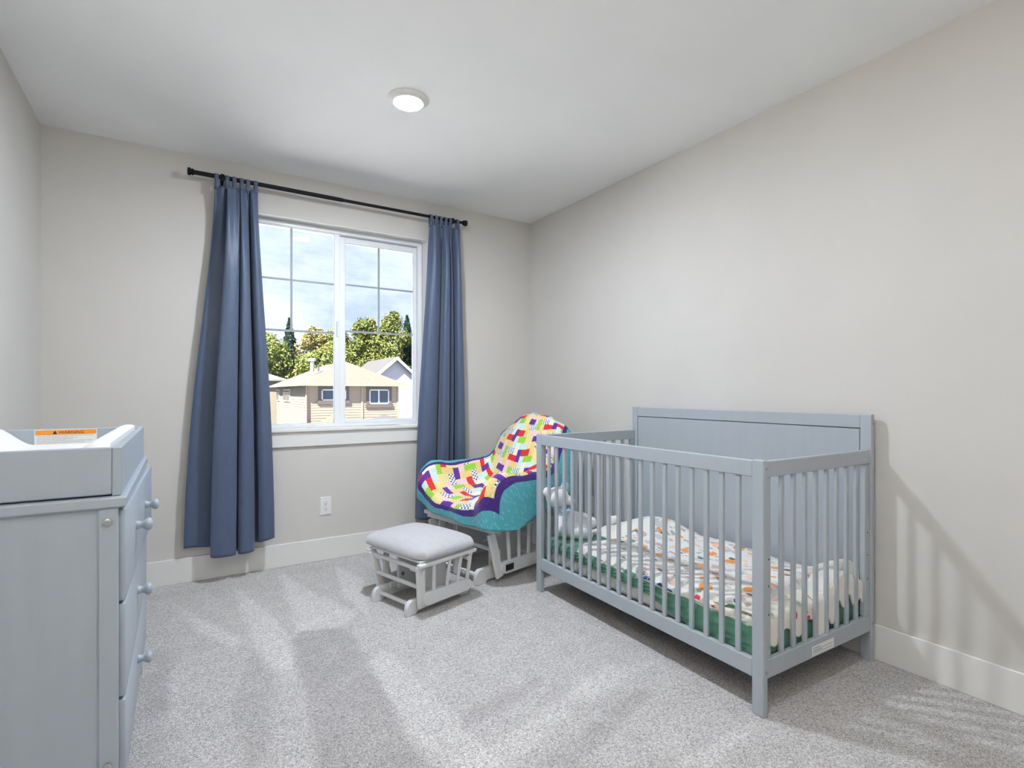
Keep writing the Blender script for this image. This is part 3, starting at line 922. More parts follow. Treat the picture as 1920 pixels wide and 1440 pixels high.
# floral blanket heaped over the mattress
bl = crib_thing('floral_blanket', 'rumpled white blanket printed with orange flowers and leaves in the crib', 'blanket', 0, 0, MZ1)
def height(x, y):
    """top of the heap above the mattress, local crib x,y"""
    h = .030
    h += .075 * math.exp(-(((x - .56) / .16) ** 2 + ((y - 1.02) / .17) ** 2))
    h += .030 * math.exp(-(((x - .62) / .10) ** 2 + ((y - .62) / .30) ** 2))
    h += .040 * math.exp(-(((x - .50) / .22) ** 2 + ((y - .13) / .14) ** 2))
    h += .016 * math.exp(-(((x - .20) / .18) ** 2 + ((y - .25) / .2) ** 2))
    h += .012 * mnoise.noise((x * 9, y * 7, .3)) + .006 * mnoise.noise((x * 24, y * 20, 2.1))
    return h
def blanket_fn(u, v):
    # u across depth (0 front..1 back), v along length (0 near end..1 far)
    y0 = .085; y1 = 1.13 - .10 * (1 - u) + .03 * math.sin(u * 9)
    y = y0 + (y1 - y0) * v
    x = .036 + (.690 - .036) * u
    h = height(x, y)
    e = min(u / .05, 1, (1 - u) / .05)
    e2 = min(v / .05, (1 - v) / .06, 1)
    k = smooth01(e) * smooth01(e2)
    drop = -.022 * (1 - smooth01(u / .045)) + .006 * math.sin(y * 26) * (1 - smooth01(u / .06))
    return (x - .006 * (1 - smooth01(u / .03)), y, .012 + (h - .012) * (.25 + .75 * k) + drop)
grid_mesh('blanket_cloth', 90, 140, blanket_fn, 'floral_print', bl, thick=.010, uvfn=lambda a, b: (a * .66, b * 1.06))

# folded-back cream end of the bedding at the far side
cb = crib_thing('cream_blanket', 'plain cream blanket folded at the head of the crib behind the toy', 'blanket', 0, 0, MZ1)
def cream_fn(u, v):
    x = .30 + .385 * u
    y = 1.02 + .265 * v
    h = .018 + .085 * math.exp(-(((x - .56) / .17) ** 2 + ((y - 1.04) / .17) ** 2)) + .006 * mnoise.noise((x * 20, y * 20, 5))
    e = smooth01(min(u / .08, (1 - u) / .06, (1 - v) / .12, 1))
    return (x, y, .010 + (h - .010) * e)
grid_mesh('blanket_cloth', 36, 28, cream_fn, 'quilt_white', cb, thick=.009)
rl = crib_thing('rolled_cloth', 'small cream rolled cloth standing at the far end of the crib', 'cloth', .470, 1.235, MZ1)
MB().lathe([(0, .0), (0, .012), (.002, .022), (.012, .024), (.050, .024), (.060, .022), (.063, .012), (.063, 0)], (-.03, 0, .060), (1, 0, 0), 20).lathe([(.0, .010), (-.003, .012), (-.003, .004), (0, .002)], (-.03, 0, .060), (1, 0, 0), 16).box(-.02, .02, -.012, .012, .004, .045, .008, 2).done('roll', 'quilt_white', rl, 'auto')

# printed cream blanket under the floral one, hanging over the near end
pb = crib_thing('printed_blanket', 'cream blanket with red and green print hanging over the near mattress end', 'blanket', 0, 0, MZ1)
def lobe_fn(u, v):
    # u across depth, v from the top of the mattress over the near edge and down
    x = .042 + .36 * u
    s = v * .30
    flat = .19
    lob = .5 + .5 * math.sin(u * 15.5 - .6)
    wav = .012 * math.sin(u * 15.5)
    if s < flat:
        y = .036 + (flat - s) + .002; z = .016 + .010 * smooth01(1 - abs(s - flat * .6) / .12) + .004 * mnoise.noise((x * 22, s * 20, 1))
    else:
        d = (s - flat) * (.55 + .45 * lob)
        a = min(d / .026, 1.0)
        y = .038 - .010 * math.sin(a * math.pi / 2) - .003 * lob * smooth01(d / .06)
        z = .016 - (.026 * (1 - math.cos(a * math.pi / 2)) * .6 + max(0, d - .026) * .95)
    return (x + wav * .3 * v, max(y, .0265), z)
grid_mesh('blanket_cloth', 60, 40, lobe_fn, 'cream_print', pb, thick=.007, uvfn=lambda a, b: (a * .4, b * .3))
def front_strip(u, v):
    y = .060 + .32 * u
    s = v * .10
    z = .020 - max(0, s - .03) * .6 + .003 * mnoise.noise((y * 30, s * 30, 4))
    x = .090 - min(s, .048) * 1.15 + (0 if s < .048 else (s - .048) * -.02)
    return (x, y, z)
grid_mesh('front_edge', 40, 12, front_strip, 'cream_print', pb, thick=.008, uvfn=lambda a, b: (a * .3 + .7, b * .1 + .2))
nv_ = crib_thing('navy_print_cloth', 'small navy and white print cloth peeking out at the crib front', 'cloth', 0, 0, MZ1)
def navy_fn(u, v):
    y = .36 + .26 * u
    s = v * .085
    return (.100 - min(s, .060) * 1.12, y, .014 - max(0, s - .045) * .55 + .003 * math.sin(u * 21) + .002 * mnoise.noise((y * 30, s * 40, 9)))
grid_mesh('cloth', 36, 10, navy_fn, 'navy_print', nv_, thick=.005, uvfn=lambda a, b: (a * .26, b * .085))

# white quilt bundled at the near back corner
wq = crib_thing('white_quilt', 'bundled white quilted blanket at the crib corner by the wall', 'blanket', 0, 0, MZ1)
def wq_fn(u, v):
    x = .36 + .33 * u
    s = v * .42
    flat = .20
    sc = .5 + .5 * math.sin(u * 26)
    hgt = .070 * math.exp(-((u - .55) / .33) ** 2)
    if s < flat:
        y = .028 + (flat - s)
        z = .018 + hgt * smooth01(1 - (flat - s - .02) / .17) + .005 * mnoise.noise((x * 25, s * 22, 3)) + .004 * math.sin(u * 30 + s * 60)
    else:
        d = (s - flat) * (.34 + .22 * sc) * (1 - .35 * u)
        z0 = .018 + hgt
        a = min(d / .03, 1)
        y = .028 - .002 + .012 * 0 - .004 * math.sin(a * 1.57) + .004 * mnoise.noise((x * 30, d * 30, 7))
        z = z0 - d * 1.25
    return (x, max(y, .0245), z)
grid_mesh('quilt_body', 60, 44, wq_fn, 'quilt_white', wq, thick=.009)
def roll_tube():
    path = [Vector(p) for p in ((.600, .150, .060), (.640, .085, .085), (.668, .052, .070), (.684, .046, .035), (.694, .045, -.004), (.698, .045, -.020))]
    rad = [.030, .034, .032, .026, .022, .010]
    me_v = []; F = []; n = 18; rows = 44
    ks = [k / 5 for k in range(6)]
    P = [spline(path, ks, j / rows) for j in range(rows + 1)]
    R = [spline([Vector((r, 0, 0)) for r in rad], ks, j / rows).x for j in range(rows + 1)]
    for j in range(rows + 1):
        d = (P[min(j + 1, rows)] - P[max(j - 1, 0)]).normalized()
        s = d.cross(Vector((0, 1, .2))).normalized(); t2 = d.cross(s)
        for k in range(n):
            a = 2 * math.pi * k / n
            r = R[j] * (1 + .05 * math.sin(j * 1.9) * math.sin(a * 6 + j * .4))
            q = P[j] + s * (r * math.cos(a)) + t2 * (r * .62 * math.sin(a))
            me_v.append((min(q.x, .709), max(q.y, .0245), q.z))
    for j in range(rows):
        for k in range(n):
            F.append((j * n + k, j * n + (k + 1) % n, (j + 1) * n + (k + 1) % n, (j + 1) * n + k))
    F.append(tuple(range(n))[::-1]); F.append(tuple(range(rows * n, rows * n + n)))
    me = bpy.data.meshes.new('quilt_roll'); me.from_pydata(me_v, [], F)
    link('quilt_roll', me, 'quilt_white', wq, True)
roll_tube()

# plush bear
bear = crib_thing('plush_bear', 'white plush bear with pale blue ribbon slumped at the crib end', 'plush toy', .112, 1.240, MZ1 + .004)
mb = MB()
mb.ico((.02, 0, .060), .062, 3, (1.15, .9, .95))                 # belly
mb.ico((.0, .01, .115), .045, 3, (1.05, .9, .9))                  # chest
mb.ico((-.035, .012, .225), .060, 3, (1.12, .95, .95))             # head
mb.ico((.022, -.020, .205), .030, 3, (1.1, 1, .85))               # muzzle
mb.ico((-.098, .018, .258), .026, 3, (1, .55, 1.1))               # ears
mb.ico((.020, .018, .280), .026, 3, (1, .55, 1))
for p0, p1, r0, r1 in [((.07, -.02, .045), (.155, -.04, .075), .036, .034), ((.03, -.04, .035), (.105, -.075, .022), .034, .030), ((-.035, -.01, .125), (-.050, -.05, .070), .026, .028), ((.045, 0, .125), (.120, -.02, .100), .026, .030)]:
    for k in range(7):
        t_ = k / 6
        mb.ico(tuple(Vector(p0).lerp(Vector(p1), t_)), r0 + (r1 - r0) * t_, 2)
mb.ico((-.02, .01, .165), .036, 2)
bb = mb.done('body', 'plush_white', bear, True)
rm = bb.modifiers.new('weld', 'REMESH'); rm.mode = 'VOXEL'; rm.voxel_size = .0055; rm.use_smooth_shade = True
sm = bb.modifiers.new('soft', 'SMOOTH'); sm.iterations = 6; sm.factor = .6
rb = MB().lathe([(-.008, .040), (-.008, .047), (.008, .047), (.008, .040)], (-.016, .008, .165), (.15, 0, 1), 28)
rb.ico((-.035, -.046, .160), .014, 2, (1.2, .5, .8)).ico((-.005, -.048, .158), .014, 2, (1.2, .5, .8)).box(-.028, -.016, -.052, -.046, .105, .158, .002).done('ribbon', 'ribbon_blue', bear, 'auto')

# ================================================================== glider ottoman
def stadium(x0, x1, z0, z1, n=8):
    r = (z1 - z0) / 2; zc = (z0 + z1) / 2
    P = [(x1 - r + r * math.cos(a), zc + r * math.sin(a)) for a in [-math.pi / 2 + math.pi * k / n for k in range(n + 1)]]
    P += [(x0 + r + r * math.cos(a), zc + r * math.sin(a)) for a in [math.pi / 2 + math.pi * k / n for k in range(n + 1)]]
    return P
def pill(x0, x1, z0, z1, n=8):
    r = (x1 - x0) / 2; xc = (x0 + x1) / 2
    P = [(xc + r * math.cos(a), z1 - r + r * math.sin(a)) for a in [math.pi * k / n for k in range(n + 1)]]
    return P + [(xc + r * math.cos(a), z0 + r + r * math.sin(a)) for a in [math.pi + math.pi * k / n for k in range(n + 1)]]
def skid(x0, x1, h, foot):
    """base runner: rounded humps with a raised middle"""
    P = [(x0, 0), (x0 + foot, 0), (x0 + foot + .014, .014), (x1 - foot - .014, .014), (x1 - foot, 0), (x1, 0)]
    n = 6
    P += [(x1 - .035 + .035 * math.cos(a), h - .045 + .045 * math.sin(a)) for a in [math.pi / 2 * k / n for k in range(n + 1)]]
    P += [(x0 + .035 - .035 * math.sin(a), h - .045 + .045 * math.cos(a)) for a in [math.pi / 2 * k / n for k in range(n + 1)]]
    return P
GW = 'glider_white'
ott = thing('ottoman', 'white slatted gliding ottoman with light grey padded top', 'ottoman', (1.071, 2.623, 0), math.atan2(.292, .956))
for s in (-1, 1):
    MB().prism(skid(-.205, .205, .072, .055), 'y', s * .136 - .013, s * .136 + .013, .003).done('runner', GW, ott, 'auto')
    MB().box(-.075, .085, s * .098 - .009, s * .098 + .009, .045, .238, .003).done('upright_panel', GW, ott)
    MB().box(-.110, .120, s * .118 - .008, s * .118 + .008, .052, .080, .003).done('base_rail', GW, ott)
    # swinging side
    MB().prism(stadium(-.138, .185, .040, .104), 'y', s * .184 - .010, s * .184 + .010, .003).done('side_rail', GW, ott, 'auto')
    MB().board((-.128, s * .162, .028), (-.165, s * .196, .246), (1, 0, 0), .044, .020, .006, 2).done('front_stile', GW, ott)
    MB().board((.158, s * .180, .070), (.165, s * .206, .246), (1, 0, 0), .020, .014, .003).done('slat', GW, ott)
    for x0, x1 in ((-.065, -.085), (.020, .020), (.090, .098)):
        MB().board((x0, s * .180, .090), (x1, s * .206, .246), (1, 0, 0), .018, .012, .003).done('slat', GW, ott)
    MB().board((-.185, s * .208, .250), (.195, s * .208, .250), (0, 1, 0), .030, .018, .004).done('top_rail', GW, ott)
    for x in (-.150, .150):
        MB().cyl((x, s * .112, .215), (x, s * .205, .215), .011, 12).done('pivot', GW, ott, 'auto')
        MB().lathe([(0, .009), (.002, .009), (.002, .005), (0, .005)], (-.05 if x < 0 else .06, s * .087, .12 if x < 0 else .17), (0, -s, 0), 16).done('pivot_ring', 'print_black', ott, 'auto')
    MB().prism(pill(-.128, -.095, .125, .235), 'y', s * .150 - .010, s * .150 + .010, .003).done('swing_arm', GW, ott, 'auto')
    MB().prism(pill(.095, .128, .125, .235), 'y', s * .150 - .010, s * .150 + .010, .003).done('swing_arm', GW, ott, 'auto')
for x, z, yy in ((-.160, .040, .128), (.165, .040, .128), (-.150, .135, .175), (.150, .135, .175), (-.160, .228, .195), (.160, .228, .195)):
    MB().cyl((x, -yy, z), (x, yy, z), .010, 14).done('cross_rod', GW, ott, 'auto')
MB().box(-.168, .180, -.205, .205, .2585, .270, .003).done('seat_board', GW, ott)
def cushion(name, x0, x1, y0, y1, z0, z1, dome, parent, m, pw=5.0, nu=36, nv=40):
    V = []; F = []
    W = nu + 1
    def shape(a, b, top):
        ax = (x1 - x0) / 2; by = (y1 - y0) / 2
        x, y = a * ax, b * by
        # round the plan corners
        k = max(0, abs(a) - .8) * max(0, abs(b) - .8) * 6
        x *= 1 - .45 * k; y *= 1 - .45 * k
        e = (max(0, 1 - abs(a) ** pw) * max(0, 1 - abs(b) ** pw)) ** .42
        zm = z0 + (z1 - z0) * .30
        z = zm + (z1 - zm) * e * (1 + dome * (1 - a * a) * (1 - b * b)) if top else zm - (zm - z0) * e
        return ((x0 + x1) / 2 + x, (y0 + y1) / 2 + y, z)
    for top in (True, False):
        for j in range(nv + 1):
            for i in range(nu + 1):
                a = math.sin((i / nu - .5) * math.pi); b = math.sin((j / nv - .5) * math.pi)
                V.append(shape(a, b, top))
    base = W * (nv + 1)
    for j in range(nv):
        for i in range(nu):
            q = (j * W + i, j * W + i + 1, (j + 1) * W + i + 1, (j + 1) * W + i)
            F.append(q); F.append(tuple(base + t_ for t_ in reversed(q)))
    me = bpy.data.meshes.new(name); me.from_pydata(V, [], F)
    bm = bmesh.new(); bm.from_mesh(me); bmesh.ops.remove_doubles(bm, verts=bm.verts, dist=1e-5); bm.to_mesh(me); bm.free()
    return link(name, me, m, parent, True)
cushion('cushion', -.180, .208, -.228, .285, .262, .338, .24, ott, 'cushion_grey')

# ================================================================== glider chair
ch = thing('glider_chair', 'white wooden glider chair in the corner under a patchwork quilt', 'chair', (1.385, 2.831, 0), math.atan2(.24, .97))
for s in (-1, 1):
    MB().prism(skid(-.045, .560, .085, .075), 'y', s * .205 - .014, s * .205 + .014, .003).done('runner', GW, ch, 'auto')
    MB().box(.12, .34, s * .150 - .010, s * .150 + .010, .055, .300, .003).done('upright_panel', GW, ch)
    MB().prism(stadium(.085, .560, .048, .120), 'y', s * .285 - .011, s * .285 + .011, .003).done('side_rail', GW, ch, 'auto')
    MB().board((.090, s * .268, .030), (.020, s * .268, .290), (1, 0, 0), .056, .020, .006, 2).done('front_stile', GW, ch)
    for x0, x1 in ((.150, .105), (.230, .210), (.310, .310), (.390, .410), (.470, .510)):
        MB().board((x0, s * .285, .110), (x1, s * .300, .518), (1, 0, 0), .022, .013, .003).done('slat', GW, ch)
    MB().box(.035, .530, s * .290 - .026, s * .290 + .026, .515, .536, .006, 2).done('armrest', GW, ch)
    MB().board((.055, s * .290, .330), (.040, s * .300, .518), (1, 0, 0), .040, .020, .004).done('arm_post', GW, ch)
    MB().box(.02, .500, s * .262 - .010, s * .262 + .010, .285, .325, .003).done('seat_side_rail', GW, ch)
    for x in (.065, .42):
        MB().prism(pill(x - .02, x + .02, .140, .285), 'y', s * .232 - .010, s * .232 + .010, .003).done('swing_arm', GW, ch, 'auto')
MB().box(-.010, .030, -.315, .315, .318, .342, .004).done('seat_front_rail', GW, ch)
MB().box(.005, .025, -.300, .300, .296, .320, .003).done('seat_apron', GW, ch)
for x, z, yy in ((.0, .042, .195), (.50, .042, .195), (.085, .175, .27), (.45, .175, .27), (.10, .27, .26)):
    MB().cyl((x, -yy, z), (x, yy, z), .012, 14).done('cross_rod', GW, ch, 'auto')
MB().box(.03, .48, -.252, .252, .318, .334, .002).done('seat_board', GW, ch)
tg = MB().box(.110, .175, -.2985, -.2955, .064, .100, .001).done('name_tag', 'chair_tag_black', ch)
tg['label'] = 'small black plate on the side rail'
# reclined back: two stiles, crest and spindles
for s in (-1, 1):
    MB().board((.485, s * .235, .300), (.735, s * .225, .815), (0, 1, 0), .035, .022, .004).done('back_stile', GW, ch)
for k in range(5):
    y = -.15 + .075 * k
    MB().board((.500, y, .330), (.735, y, .815), (0, 1, 0), .030, .012, .003).done('back_slat', GW, ch)
MB().prism([(-.245 + .49 * k / 12, .810 + .055 * math.sin(math.pi * k / 12)) for k in range(13)] + [(.245, .785), (-.245, .785)], 'x', .728, .750, .003).done('crest_rail', GW, ch)
cushion('seat_cushion', .035, .500, -.240, .240, .334, .400, .15, ch, 'cushion_grey')
bc = cushion('back_cushion', -.25, .25, -.225, .225, 0, .060, .15, ch, 'cushion_grey')
d = Vector((.25, 0, .515)).normalized()
bc.matrix_local = Matrix(((d.x, 0, -d.z, .560), (0, 1, 0, 0), (d.z, 0, d.x, .595), (0, 0, 0, 1)))

# ---------------------------------------------------------------- patchwork quilt draped over the glider
ql = thing('patchwork_quilt', 'bright patchwork quilt with teal border draped over the glider chair', 'quilt', (1.385, 2.831, .34), math.atan2(.24, .97))
ROWS = [
 [(-.010, .385, .445), (-.030, .345, .415), (-.040, .230, .352), (-.046, .020, .330), (-.048, -.200, .318), (-.040, -.330, .312), (.120, -.390, .300)],
 [(.020, .372, .520), (-.030, .325, .545), (-.036, .210, .440), (-.034, .010, .408), (-.036, -.190, .430), (-.030, -.318, .530), (.150, -.392, .312)],
 [(.080, .362, .610), (.060, .310, .610), (.050, .205, .465), (.050, .000, .430), (.050, -.190, .480), (.050, -.320, .606), (.205, -.392, .335)],
 [(.260, .350, .590), (.250, .300, .598), (.220, .200, .470), (.215, .000, .424), (.220, -.190, .480), (.250, -.324, .600), (.300, -.392, .365)],
 [(.470, .320, .600), (.440, .280, .612), (.400, .180, .500), (.385, .000, .450), (.400, -.180, .500), (.440, -.316, .606), (.440, -.392, .385)],
 [(.600, .310, .655), (.560, .270, .655), (.500, .160, .615), (.480, .000, .590), (.500, -.160, .615), (.560, -.260, .650), (.570, -.380, .430)],
 [(.690, .290, .775), (.650, .262, .785), (.588, .140, .770), (.570, .000, .760), (.588, -.140, .770), (.650, -.235, .780), (.690, -.345, .560)],
 [(.790, .255, .795), (.748, .222, .845), (.712, .105, .900), (.700, .000, .915), (.712, -.105, .900), (.748, -.200, .850), (.800, -.290, .740)],
 [(.830, .250, .700), (.815, .210, .750), (.810, .100, .810), (.808, .000, .825), (.810, -.100, .810), (.815, -.190, .760), (.850, -.285, .640)],
]
COLK = [0, .13, .30, .50, .70, .87, 1.0]
ROWK = [0, .08, .16, .30, .44, .58, .72, .88, 1.0]
QNU, QNV = 96, 120
QL, QR, QF = 12, 9, 5      # cells of teal border at the left, right and front edge
PATCH = 4                     # cells per patch unit
# staggered 2:1 patches, alternately lying and standing like a woven herringbone
FAB = ['q_teal', 'q_plum', 'q_purple', 'q_red', 'q_lime', 'q_gold', 'q_yellow', 'q_pink', 'q_aqua', 'q_check', 'q_cream']
CYCLE = [2, 5, 9, 8, 3, 6, 7, 4, 5, 2, 8, 6, 9, 7, 3, 10, 4, 5]
def patch_id(i, j):
    # herringbone of dominoes on the unit grid
    x, y = i // PATCH, j // PATCH
    k = (x + y) % 4
    if k == 0: return (x, y, 0)
    if k == 1: return (x - 1, y, 0)
    if (x - y) % 2 == 0 and k == 2: return (x, y, 1)
    if k == 3: return (x, y - 1, 1)
    return (x, y, 1)
def quilt_cell(i, j):
    if i < QL or i >= QNU - QR or j < QF: return 0, None
    if i < QL + 2 or i >= QNU - QR - 2 or j < QF + 3: return 1, None
    pid = patch_id(i, j)
    r = random.Random(hash((pid[0] * 7 + 3, pid[1] * 13 + 5, pid[2])) & 0xffff)
    return CYCLE[(pid[0] * 5 + pid[1] * 11 + pid[2] * 3) % len(CYCLE)], pid
def quilt_mat(u, v):
    return quilt_cell(min(int(u * QNU), QNU - 1), min(int(v * QNV), QNV - 1))[0]
def quilt_fn(u, v):
    cols = []
    for c in range(7):
        cols.append(spline([Vector(ROWS[r][c]) for r in range(9)], ROWK, v))
    p = spline(cols, COLK, u)
    i, j = int(round(u * QNU)), int(round(v * QNV))
    # quilting: seams pulled in, patches puffed
    puff = .0
    if QL + 2 <= i < QNU - QR - 2 and QF + 3 <= j < QNV:
        a = quilt_cell(i, j)[1]
        if not (a == quilt_cell(i - 1, j)[1] == quilt_cell(i, j - 1)[1] == quilt_cell(i - 1, j - 1)[1]): puff = -.0028
    w = .010 * mnoise.noise((u * 7, v * 7, 3.3)) + .005 * mnoise.noise((u * 17, v * 15, 8.8)) + .0025 * mnoise.noise((u * 40, v * 40, 1.8))
    p.z += w + puff - .34 + .012
    p.x += -puff * -.6 + .006 * mnoise.noise((u * 9, v * 9, 12.1))
    if v < .16 or u < .1: p.x += .008 * math.sin(u * 30) * (1 - v / .3) if v < .3 else 0
    return p
grid_mesh('quilt_cloth', QNU, QNV, quilt_fn, FAB, ql, thick=-.006, matfn=quilt_mat, uvfn=lambda a, b: (a * 1.0, b * 1.25))

# ================================================================== outside the window
GZ = -3.3
struct(MB().box(-60, 90, 34.0, 140, GZ - .2, GZ).done('ground', 'lawn'), 'lawn and gardens around the houses')
struct(MB().box(-60, 90, 4.2, 34.0, GZ - .2, GZ).done('bounce_pavement', 'concrete'), 'sunlit pale concrete street and driveway below the window')  # out of view; paleness chosen to throw sunlight up through the window

def siding(mb, axis, a0, a1, pos, z0, z1, step=.20, out=-1):
    """lapped boards on a wall plane; axis is the direction the wall runs"""
    z = z0
    while z < z1 - .01:
        zt = min(z + step, z1)
        P = [(pos + out * .035, z), (pos + out * .010, zt), (pos, zt), (pos, z)]
        if axis == 'x': mb.prism([(p, q) for p, q in P], 'x', a0, a1)
        else: mb.prism([(p, q) for p, q in P], 'y', a0, a1)
        z = zt
    return mb

def house_window(parent, x0, x1, y, z0, z1, splits):
    w = MB().box(x0 - .22, x0, y - .10, y - .03, z0 - .25, z1 + .22).box(x1, x1 + .22, y - .10, y - .03, z0 - .25, z1 + .22)
    w.box(x0, x1, y - .10, y - .03, z1, z1 + .22).box(x0 - .30, x1 + .30, y - .14, y - .03, z0 - .28, z0).done('window', 'house_trim_dark', parent)
    o = [c for c in parent.children if c.name.startswith('window')][-1]
    f = MB().box(x0, x0 + .08, y - .09, y - .04, z0, z1).box(x1 - .08, x1, y - .09, y - .04, z0, z1).box(x0, x1, y - .09, y - .04, z1 - .08, z1).box(x0, x1, y - .09, y - .04, z0, z0 + .08)
    for s in splits: f.box(s - .05, s + .05, y - .095, y - .04, z0, z1)
    f.done('frame', 'house_frame_white', o)
    xs = [x0] + list(splits) + [x1]
    for a, b in zip(xs, xs[1:]):
        MB().box(a + .06, b - .06, y - .065, y - .055, z0 + .06, z1 - .06).done('pane', 'house_glass', o)

HX0, HX1, HY0, HY1, EZ = 8.08, 15.18, 42.1, 57.0, 1.62
hs = thing('tan_house', 'tan lap-sided house with low hip roof across the street', 'house', (HX0, HY0, GZ))
def hl(x, y, z): return (x - HX0, y - HY0, z - GZ)
W0 = EZ - GZ
MB().box(.02, HX1 - HX0 - .02, .02, HY1 - HY0, 0, W0).done('wall_core', 'siding_tan', hs)
siding(MB(), 'x', 0, HX1 - HX0, 0, 0, W0).done('front_siding', 'siding_tan', hs)
siding(MB(), 'y', 0, HY1 - HY0, 0, 0, W0).done('side_siding', 'siding_tan', hs)
MB().box(-.06, .10, -.08, .06, 0, W0).done('corner_board', 'siding_tan', hs)
MB().box(4.04, 4.20, -.08, .02, 0, W0).done('trim_board', 'siding_tan', hs)
MB().box(HX1 - HX0 - .10, HX1 - HX0 + .04, -.08, .06, 0, W0).done('corner_board', 'siding_tan', hs)
ov = .55
def hip(parent, x0, x1, y0, y1, z, ridge, m, th=.14, name='roof'):
    (rx0, ry0), (rx1, ry1), rz = ridge
    b = bmesh.new()
    A = [b.verts.new(p) for p in ((x0, y0, z), (x1, y0, z), (x1, y1, z), (x0, y1, z))]
    L = [b.verts.new(p) for p in ((x0, y0, z - th), (x1, y0, z - th), (x1, y1, z - th), (x0, y1, z - th))]
    r0 = b.verts.new((rx0, ry0, rz)); r1 = b.verts.new((rx1, ry1, rz))
    b.faces.new((A[0], A[1], r0)); b.faces.new((A[1], A[2], r1, r0)); b.faces.new((A[2], A[3], r1)); b.faces.new((A[3], A[0], r0, r1))
    for k in range(4): b.faces.new((L[k], L[(k + 1) % 4], A[(k + 1) % 4], A[k]))
    b.faces.new(L[::-1])
    bmesh.ops.recalc_face_normals(b, faces=b.faces)
    mb = MB(); mb._add(b)
    return mb.done(name, m, parent)
roof = hip(hs, -ov, HX1 - HX0 + ov, -ov, HY1 - HY0 + ov, W0 + .10, ((3.75, 3.6), (3.75, HY1 - HY0 - 3.6), 3.70 - GZ), 'roof_shingle')
MB().box(-ov - .06, HX1 - HX0 + ov + .06, -ov - .08, -ov, W0 - .06, W0 + .10).box(-ov - .08, -ov, -ov, HY1 - HY0 + ov, W0 - .06, W0 + .10).done('gutter', 'siding_tan', hs)
MB().cyl((-.10, -.16, 0), (-.10, -.16, W0 - .1), .07, 10).done('downspout', 'siding_tan', hs)
vx, vy = 9.01 - HX0, 45.07 - HY0
MB().cyl((vx, vy, 2.75 - GZ), (vx, vy, 3.62 - GZ), .16, 14).lathe([(0, .16), (.06, .30), (.26, .30), (.30, .20), (.31, 0)], (vx, vy, 3.55 - GZ), n=14).done('chimney_vent', 'vent_metal', hs, 'auto')
MB().cyl((9.45 - HX0, 44.8 - HY0, 2.8 - GZ), (9.45 - HX0, 44.8 - HY0, 3.30 - GZ), .07, 10).cyl((9.43 - HX0, 44.8 - HY0, 3.2 - GZ), (9.65 - HX0, 44.8 - HY0, 3.45 - GZ), .06, 8).done('vent_pipe', 'roof_dark', hs)
house_window(hs, 9.10 - HX0, 10.95 - HX0, 0, .45 - GZ, 1.30 - GZ, [10.02 - HX0])
house_window(hs, 12.78 - HX0, 14.40 - HX0, 0, .13 - GZ, 1.30 - GZ, [13.55 - HX0])
for y0, y1 in ((7.2, 10.6), (13.1, 14.6)):
    w = MB().box(-.10, -.02, y0, y1, .25 - GZ, 1.35 - GZ).done('window', 'house_frame_white', hs)
    MB().box(-.12, -.09, y0 + .15, (y0 + y1) / 2 - .08, .37 - GZ, 1.23 - GZ).done('pane', 'house_glass', w)
    MB().box(-.12, -.09, (y0 + y1) / 2 + .08, y1 - .15, .37 - GZ, 1.23 - GZ).done('pane', 'house_glass', w)
hip(hs, -.2, 4.3, -3.4, .05, -1.75 - GZ, ((2.05, -.1), (2.05, 0), -.55 - GZ), 'roof_shingle', name='porch_roof')
MB().box(.2, 3.9, -3.0, 0, 0, -1.85 - GZ).done('porch_wall', 'siding_tan', hs)
hip(hs, 4.2, 7.6, -1.5, .05, -1.25 - GZ, ((5.9, -.1), (5.9, 0), -.72 - GZ), 'roof_dark', name='entry_roof')

wh = thing('white_house', 'white gabled house partly hidden behind the tan house', 'house', (18.85, 53.1, GZ))
gw = 2.5
apex = 4.75 - GZ; ez = 2.60 - GZ
MB().prism([(-gw, 0), (gw, 0), (gw, ez), (0, apex - .12), (-gw, ez)], 'y', 0, 9.0).done('gable_wall', 'siding_white', wh)
sl_ = (apex - ez) / gw
for s in (-1, 1):
    P = [(0, apex), (s * (gw + .5), ez - .5 * sl_), (s * (gw + .5), ez - .5 * sl_ - .22), (0, apex - .22)]
    MB().prism(P, 'y', -.55, 9.4).done('roof_slope', 'roof_dark', wh)
    P2 = [(0, apex + .02), (s * (gw + .52), ez - .5 * sl_ + .02), (s * (gw + .52), ez - .5 * sl_ - .34), (0, apex - .34)]
    MB().prism(P2, 'y', -.62, -.55).done('barge_board', 'house_frame_white', wh)
for z in (.9, .2):
    MB().box(-.35, -.05, -.06, .02, z - .15 - GZ, z + .20 - GZ).done('wall_lamp', 'house_trim_dark', wh)

fr_ = thing('pale_roofed_house', 'distant pale roofed building left of the tan house', 'house', (4.6, 60.5, GZ))
MB().box(-4, 4.5, 0, 6, 0, 2.3 - GZ).done('wall', 'siding_tan', fr_)
hip(fr_, -4.5, 5.0, -.5, 6.5, 2.4 - GZ, ((-1.5, 3), (2.0, 3), 3.6 - GZ), 'roof_pale')

